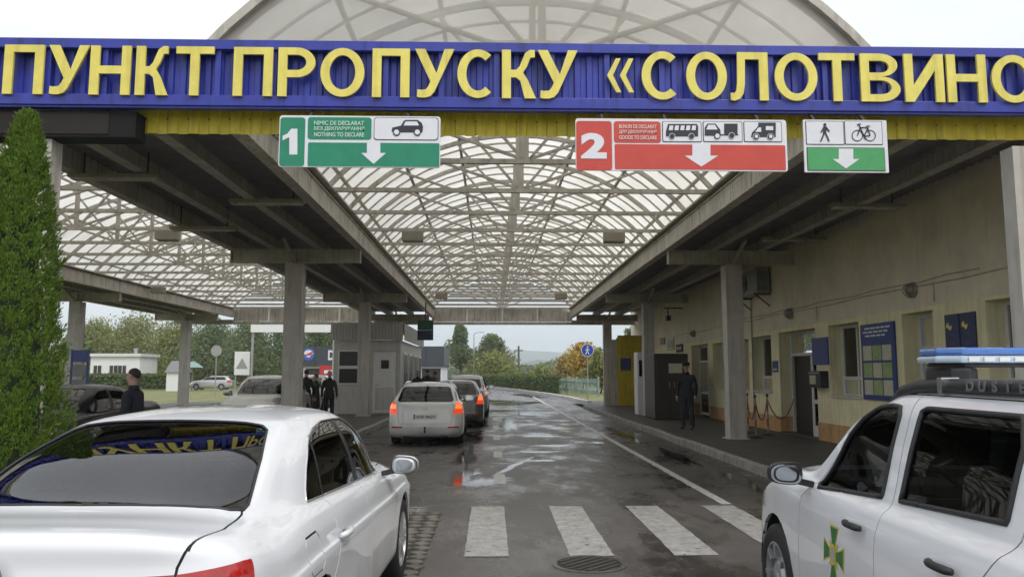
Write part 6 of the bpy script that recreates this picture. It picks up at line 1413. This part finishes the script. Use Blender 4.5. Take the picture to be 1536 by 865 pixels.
# white sport utility vehicle with a light bar
SUV_LOC = (2.51, 1.69, 0); SUV_RZ = -R(3.7)
suv, prv = build_car(sp_suv(False), 'patrol_vehicle', 'white patrol vehicle with a blue light bar and green cross emblem in the right foreground', SUV_LOC, SUV_RZ, 'paint_suv', 'cars at the checkpoint', 2)
for sg in (1,-1):
    mirror_unit(suv, sg*1.0, 2.83, 1.09, sg, 'trim_black', .76, 'mirror_glass')
for sg, d in zip((1,-1), prv.get('front|door', [])): handle_unit(d, sg*.895, 2.10, .935, Vector((sg,0,.12)).normalized(), 'trim_black', .17)
for sg, d in zip((1,-1), prv.get('rear|door', [])): handle_unit(d, sg*.895, 1.26, .94, Vector((sg,0,.12)).normalized(), 'trim_black', .17)
for sg in (1,-1): # roof rails with their black end pieces
    x = sg*.60
    rail = G().tube([(x,.62,1.545),(x,.78,1.592),(x,1.05,1.606),(x,1.75,1.608),(x,2.0,1.60),(x,2.16,1.575),(x*.99,2.34,1.51)], [.02,.03,.032,.032,.032,.032,.016], 10).ob('roof_rail', 'trim_black', suv, smooth=True)
    G().box(x-.039,x+.039,1.72,1.76,1.572,1.644).ob('rail_band', 'chrome', rail)
    G().box(x-.03,x+.03,.84,.94,1.53,1.585).ob('rail_foot', 'trim_black', rail); 
    for yy, ch in zip((1.50,1.41,1.32,1.23,1.14,1.05), 'DUSTER'):
        me = text_mesh(ch, 'rail_letter', .055, .002, .001); 
        for v in me.vertices: v.co = (x+sg*.0335+sg*v.co.z, (yy if sg < 0 else 2.55-yy)+sg*v.co.x*1.5, 1.608+v.co.y)
        mo('rail_letter', me, 'rail_print', rail)
lb = empty('light_bar', (0,1.87,1.655)); lb.parent = suv
m, t, b = node_mat('beacon_blue'); b.inputs['Base Color'].default_value = (.06,.20,.62,1); b.inputs['Roughness'].default_value = .12; b.inputs['Coat Weight'].default_value = 1; b.inputs['Transmission Weight'].default_value = .25
m, t, b = node_mat('beacon_clear'); b.inputs['Base Color'].default_value = (.55,.68,.82,1); b.inputs['Roughness'].default_value = .12; b.inputs['Coat Weight'].default_value = 1; b.inputs['Transmission Weight'].default_value = .3
def bar_prism(x0, x1, y0, y1, z0, z1, name, mat, cut=.08):
    poly_ = [(x0+cut,y0),(x1-cut,y0),(x1,y0+cut*.9),(x1,y1-cut*.9),(x1-cut,y1),(x0+cut,y1),(x0,y1-cut*.9),(x0,y0+cut*.9)]
    return G().prism(poly_, z0, z1, lambda u,v,d: (u,v,d)).ob(name, mat, lb, bevel=.012)
bar_prism(-.62,.62,-.15,.15,.088,.122,'upper_lens','beacon_blue'); bar_prism(-.63,.63,-.16,.16,.053,.086,'lower_lens','beacon_clear'); bar_prism(-.60,.60,-.13,.13,.035,.053,'base_tray','trim_black')
for i in range(16): 
    for sy in (-1,1): G().box(-.52+i*.066,-.475+i*.066,sy*.163-.002,sy*.163+.002,.060,.079).ob('light_cell', 'plate_white', lb)
for sg in (-1,1):
    G().prism([(-.12,-.06),(.12,-.06),(.16,0),(.12,.06),(-.12,.06),(-.16,0)], -.05, .033, lambda u,v,d: (sg*.52+v,u*(1+.0*d),d)).ob('mount', 'trim_black', lb, bevel=.015)
G().tube([(.25,.55,1.60),(.25,.35,2.1)], .005, 6).ob('aerial', 'trim_black', suv)
# green and gold cross emblem on the front doors, laid on the curved skin
pm('emblem_green', (.02,.16,.03), .35, var=.1); pm('emblem_gold', (.62,.50,.06), .35, var=.1); pm('emblem_grey', (.35,.36,.33), .4)
dgz = bpy.context.evaluated_depsgraph_get()
for sg, d in zip((1,-1), prv.get('front|door', [])):
    dgz.update()
    def on_skin(yy, zz, off, d=d, sg=sg):
        hit, loc_, nr, fi = d.ray_cast(Vector((sg*2,yy,zz)), Vector((-sg,0,0)))
        return (loc_ if hit else Vector((sg*.9,yy,zz)))+Vector((sg*off,0,0))
    C = (2.40,.735)
    def petal(a, r0, w0, r1, w1, mat, off):
        ca, sa = math.cos(a), math.sin(a); g = G(); n = 4; vs = []
        for i in range(n+1):
            r_ = r0+(r1-r0)*i/n; w_ = w0+(w1-w0)*(i/n)**1.4
            for s_ in (-1,0,1):
                u = r_*ca-s_*w_*sa; v = r_*sa+s_*w_*ca; vs.append(on_skin(C[0]+u, C[1]+v, off))
        g.add(vs, [(3*i+j,3*i+j+1,3*i+j+4,3*i+j+3) for i in range(n) for j in range(2)]); g.ob('emblem', mat, d, fix=False)
    for q in range(4):
        a = math.pi/2*q; petal(a, .03, .022, .145, .062, 'emblem_gold', .0025); petal(a, .045, .02, .135, .05, 'emblem_green', .004)
        petal(a+math.pi/4, .02, .014, .085, .006, 'emblem_gold', .003)
    g = G(); g.add([on_skin(C[0]+.045*math.cos(i*.3927), C[1]+.055*math.sin(i*.3927), .0055) for i in range(16)], [tuple(range(16))]); g.ob('emblem', 'emblem_gold', d, fix=False)
    g = G(); g.add([on_skin(C[0]+.03*math.cos(i*.3927), C[1]+.04*math.sin(i*.3927), .0068) for i in range(16)], [tuple(range(16))]); g.ob('emblem', 'emblem_grey', d, fix=False)
# queue by the booth
EST = sp_estate()
est, pre = build_car(EST, 'white_estate_car', 'white estate car with lit tail lamps waiting beside the booth', (at(639,650,18.7).x, 18.4, 0), R(.6), 'paint_estate', 'cars at the checkpoint', 1)
for sg in (1,-1):
    mirror_unit(est, sg*.97, 2.95, 1.02, sg, 'paint_estate', .95); G().tube([(sg*.54,.78,1.415),(sg*.54,.95,1.46),(sg*.54,2.1,1.465),(sg*.54,2.35,1.42)], .018, 8).ob('roof_rail', 'chrome', est)
G().box(-.27,.27,.018,.034,.62,.735).ob('number_plate', 'plate_white', est); G().box(-.268,-.235,.0165,.0178,.622,.733).ob('plate_band', 'board_blue', est)
me = text_mesh('6S8 0627', 'plate_lettering', 1, .01, .001); fit_mesh(me, -.2,.24,.645,.71,.0165); mo('plate_lettering', me, 'sign_black', est)
G().tube([(0,.2,.34),(0,-.06,.33),(0,-.09,.36),(0,-.09,.41)], .02, 8).lathe([(.001,.46),(.025,.445),(.025,.42),(.001,.40)], 12, Matrix.Translation((0,-.09,0))).ob('tow_hook', 'black_plastic', est)
G().lathe([(.035,0),(.042,.012)], 16, Matrix.Translation((0,.055,.86)) @ Matrix.Rotation(R(90),4,'X')).ob('badge', 'chrome', est)
G().tube([(.0,.5,1.39),(.28,.42,1.10)], .008, 6).ob('rear_wiper', 'black_plastic', est)
EST2 = sp_estate(); EST2['lamps'] = dict(EST2['lamps'])
car2, _ = build_car(EST2, 'silver_estate_car', 'dark silver car second in the queue beside the booth', (at(683,640,24.6).x, 24.4, 0), R(.4), 'paint_grey', 'cars at the checkpoint', 1)
car3, _ = build_car(sp_suv(), 'queue_suv', 'grey off-roader with a lit tail lamp third in the queue', (at(697,625,30.6).x, 30.4, 0), R(-.5), 'paint_silver', 'cars at the checkpoint', 1)
car4, _ = build_car(sp_estate(), 'front_queue_car', 'pale car at the front of the queue beside the booth end', (at(690,610,37).x, 37.2, 0), 0, 'paint_estate', 'cars at the checkpoint', 0)
for c_, dx, yy, zz in ((car2,.97,2.95,1.02), (car3,1.0,2.80,1.12)):
    for sg in (1,-1): mirror_unit(c_, sg*dx, yy, zz, sg, 'trim_black')
# left lane: silver car facing us, black car
sv, _ = build_car(sp_suv(False), 'silver_suv', 'silver car facing the camera in the left lane beside the front post', (at(370,600,22).x, 26.0, 0), math.pi+R(2), 'paint_silver', 'cars at the checkpoint', 1)
for sg in (1,-1): mirror_unit(sv, sg*1.0, 2.80, 1.12, sg, 'paint_silver')
G().lathe([(.05,0),(.06,.015)], 16, Matrix.Translation((0,4.29,.79)) @ Matrix.Rotation(R(-90),4,'X')).ob('badge', 'chrome', sv)
G().box(-.26,.26,4.315,4.33,.56,.67).ob('number_plate', 'plate_white', sv)
SALOON['trims'] = []
bk, _ = build_car(SALOON, 'black_sedan', 'black sedan half hidden behind the thuja on the left', (-8.15, 18.0, 0), math.pi, 'paint_black', 'cars at the checkpoint', 1)
fc, _ = build_car(sp_estate(False), 'parked_silver_car', 'distant silver car parked side-on beyond the left grass', (at(351,575,84).x, 84, 0), R(90), 'paint_silver', 'cars at the checkpoint', 0)
w2, _ = build_car(sp_suv(False), 'white_left_car', 'white car behind the two people in the left lane', (at(474,600,35).x, 36, 0), math.pi, 'paint_estate', 'cars at the checkpoint', 0)
# ================================================================ people
pm('skin', (.42,.26,.19), .55, var=.08, scale=20); pm('cloth_navy', (.012,.014,.024), .85, var=.3, scale=14, bump=.4, bscale=40); pm('cloth_black', (.012,.012,.013), .8, var=.3, scale=14); pm('cloth_trouser', (.016,.018,.026), .85, var=.25, scale=12); pm('shoe_black', (.01,.01,.01), .4); pm('hair_dark', (.018,.013,.01), .7, var=.3, scale=40); pm('cloth_green', (.03,.035,.025), .85, var=.3, scale=12); pm('eye_white', (.6,.6,.6), .3)
def person(loc, rz, label, jacket='cloth_navy', trousers='cloth_trouser', h=1.78, arms=((.25,.04),(.25,.04)), stance=.10, cap=None, lean=0, group='people at the checkpoint', bag=False, long_coat=False):
    """one figure: skeleton with radii grown into a continuous skin; x right, y forwards"""
    V = []; E = []; RR = []
    def v(p, r, par=None):
        V.append(p); RR.append(r if isinstance(r, tuple) else (r, r)); i = len(V)-1
        if par is not None: E.append((par, i))
        return i
    pel = v((0,0,.94), (.155,.115)); sp = v((0,lean*.3,1.12), (.15,.112), pel); ch = v((0,lean*.7,1.31), (.178,.122), sp); nb = v((0,lean,1.455), (.075,.07), ch); nk = v((0,lean+.012,1.53), .056, nb)
    h1 = v((0,lean+.03,1.60), (.066,.078), nk); h2 = v((0,lean+.022,1.675), (.08,.097), h1); h3 = v((0,lean+.012,1.745), (.064,.078), h2)
    nose = v((0,lean+.125,1.648), .014, h1)
    for s, (ax, ay) in zip((-1,1), arms):
        sh = v((s*.165,lean*.9,1.415), (.078,.075), ch); el = v((s*(ax-.01),-.03+ay*.4,1.14), .053, sh); wr_ = v((s*ax,ay+.02,.915), .036, el); pa = v((s*ax,ay+.045,.845), (.024,.040), wr_)
        for k in range(4):
            f1 = v((s*(ax-.004),ay+.012+k*.021,.80), .0105, pa); v((s*(ax-.012),ay+.016+k*.022,.745+abs(k-1.4)*.007), .0085, f1)
        t1 = v((s*(ax-.014),ay+.09,.845), .011, pa); v((s*(ax-.02),ay+.105,.80), .009, t1)
        hp = v((s*.088,0,.86), (.098,.105), pel); kn = v((s*(stance+.005),.025,.49), .072, hp); an = v((s*(stance+.01),-.015,.105), .05, kn); hl = v((s*(stance+.012),.03,.055), (.046,.05), an); v((s*(stance+.03),.165,.038), (.044,.032), hl)
    me0 = bpy.data.meshes.new('p'); me0.from_pydata(V, E, []); o = bpy.data.objects.new('p', me0); COL.objects.link(o)
    md = o.modifiers.new('s', 'SKIN'); md.use_smooth_shade = True; md.branch_smoothing = .4
    for i, sv_ in enumerate(me0.skin_vertices[0].data): sv_.radius = RR[i]; sv_.use_root = (i == 0)
    o.modifiers.new('d', 'SUBSURF').levels = 2
    dg = bpy.context.evaluated_depsgraph_get(); dg.update(); me = bpy.data.meshes.new_from_object(o.evaluated_get(dg)); bpy.data.objects.remove(o); me.name = 'body'
    e = empty('person', loc, rz, label, 'person', group); e.scale = (h/1.80,)*3
    me.materials.clear()
    for m_ in ('skin', jacket, trousers, 'shoe_black'): me.materials.append(MATS[m_])
    for p in me.polygons:
        c = p.center; p.use_smooth = True
        if c.z > 1.515 or (c.z < .885 and abs(c.x) > .185): p.material_index = 0
        elif c.z < .105: p.material_index = 3
        elif c.z < (.55 if long_coat else .87) and abs(c.x) < .2: p.material_index = 2
        else: p.material_index = 1
    # cloth folds
    for q in me.vertices:
        c = q.co
        if .12 < c.z < 1.46: c += q.normal*(.010*mnoise.noise((c.x*9, c.y*9, c.z*7))+.004)
    mo('body', me, None, e)
    # jacket skirt hanging clear of the hips, collar
    zb = .55 if long_coat else .82
    g = G(); prof = [(1.0,1.10),(1.04,1.0),(1.1,.9),(1.12+(.05 if long_coat else 0),zb)]; vs = []
    for k, z in prof:
        for j in range(22): t = 6.2832*j/22; vs.append((.172*k*math.cos(t), lean*.2+.137*k*math.sin(t), z+.008*math.sin(3*t)))
    g.add(vs, [(i*22+j, i*22+(j+1) % 22, (i+1)*22+(j+1) % 22, (i+1)*22+j) for i in range(3) for j in range(22)]); g.ob('jacket_hem', jacket, e, smooth=True)
    G().lathe([(.085,1.45),(.072,1.50),(.066,1.525),(.060,1.52),(.066,1.47)], 16, Matrix.Translation((0,lean*.98,0)), closed=True).ob('collar', jacket, e, smooth=True)
    for s in (-1,1):
        G().lathe([(.001,.011),(.009,.006),(.011,0),(.009,-.006),(.001,-.011)], 8, Matrix.Translation((s*.031,lean+.104,1.672))).ob('eye', 'hair_dark', e, smooth=True)
        G().lathe([(.001,.022),(.012,.016),(.016,0),(.011,-.016),(.001,-.022)], 8, Matrix.Translation((s*.083,lean+.012,1.655)) @ Matrix.Diagonal((.6,1.3,1.2,1))).ob('ear', 'skin', e, smooth=True)
    G().bar((-.022,lean+.102,1.612), (.022,lean+.102,1.612), .008, .006).ob('mouth', 'tape_red', e)
    if cap:
        Mx = Matrix.Translation((0,lean+.012,1.70))
        G().lathe([(.095,.0),(.097,.05),(.09,.07),(.05,.088),(.001,.092)], 20, Mx @ Matrix.Diagonal((.95,1.12,1,1))).ob('cap', cap, e, smooth=True); G().add([(.09*math.cos(t)*.95,lean+.012+.10*math.sin(t)*(1.7 if k else 1.05),1.705-(.018 if k else 0)) for k in (0,1) for t in [math.pi*i/10 for i in range(11)]], [(i,i+1,12+i,11+i) for i in range(10)]).ob('cap_peak', cap, e)
    else:
        g = G(); vs = []; n = 20
        for i, (a, k) in enumerate(((0.02,1),(.35,1),(.7,1),(1.05,1),(1.4,1),(1.84,.99))):
            for j in range(n):
                t = 6.2832*j/n; back = -math.sin(t); aa = a*((1+.34*back-.22*(1-abs(math.cos(t)))*(back < 0)) if i > 1 else 1)
                vs.append((.077*math.sin(aa)*math.cos(t), lean+.010+.094*math.sin(aa)*math.sin(t)-.008, 1.688+.088*math.cos(aa)))
        g.add(vs, [(i*n+j, i*n+(j+1) % n, (i+1)*n+(j+1) % n, (i+1)*n+j) for i in range(5) for j in range(n)]+[tuple(range(n))]); g.ob('hair', 'hair_dark', e, smooth=True)
    return e
p = at(1032,640,21.9); person((p.x, 21.9, .14), R(150), 'officer in dark navy uniform standing on the right pavement', 'cloth_navy', 'cloth_trouser', 1.86, ((.24,.03),(.26,.05)), .12, cap='cloth_navy', lean=.02)
p = at(199,580,11.6); person((p.x, 11.6, 0), R(88), 'man in a dark jacket facing left beside the black sedan', 'cloth_navy', 'cloth_trouser', 1.77, lean=-.02)
p = at(459,580,27); person((p.x, 27, 0), R(20), 'person in black standing just right of the left middle post', 'cloth_black', 'cloth_black', 1.84, stance=.12)
p = at(470,580,27.6); person((p.x, 28.0, 0), R(120), 'person in dark clothes with head lower, between post and booth', 'cloth_black', 'cloth_trouser', 1.68, long_coat=True)
p = at(494,580,27.4); person((p.x, 27.4, 0), R(200), 'person in black standing at the left edge of the booth', 'cloth_black', 'cloth_black', 1.80)
p = at(627,570,34); person((p.x, 34, .0), R(180), 'person in black left of the group beside the booth end', 'cloth_black', 'cloth_black', 1.82)
p = at(639,570,34); person((p.x, 34.8, .0), R(10), 'person in dark green in the middle of the group beside the booth end', 'cloth_green', 'cloth_black', 1.90)
p = at(652,570,34); person((p.x, 34.2, .0), R(70), 'person in dark coat on the right of the group beside the booth end', 'cloth_green', 'cloth_black', 1.80, long_coat=True)
# ================================================================ the damp air
m = bpy.data.materials.new('haze_air'); m.use_nodes = True; t = m.node_tree; t.nodes.clear()
o_ = t.nodes.new('ShaderNodeOutputMaterial'); pv = t.nodes.new('ShaderNodeVolumePrincipled'); pv.inputs['Density'].default_value = .0005; pv.inputs['Color'].default_value = (.86,.93,1.0,1); pv.inputs['Anisotropy'].default_value = .3
t.links.new(pv.outputs[0], o_.inputs['Volume'])
hz = G().box(-4100,4100,-400,4300,-3,190).ob('haze', m); hz['kind'] = 'stuff'; hz['label'] = 'pale damp haze in the air over the valley'; hz['category'] = 'haze'
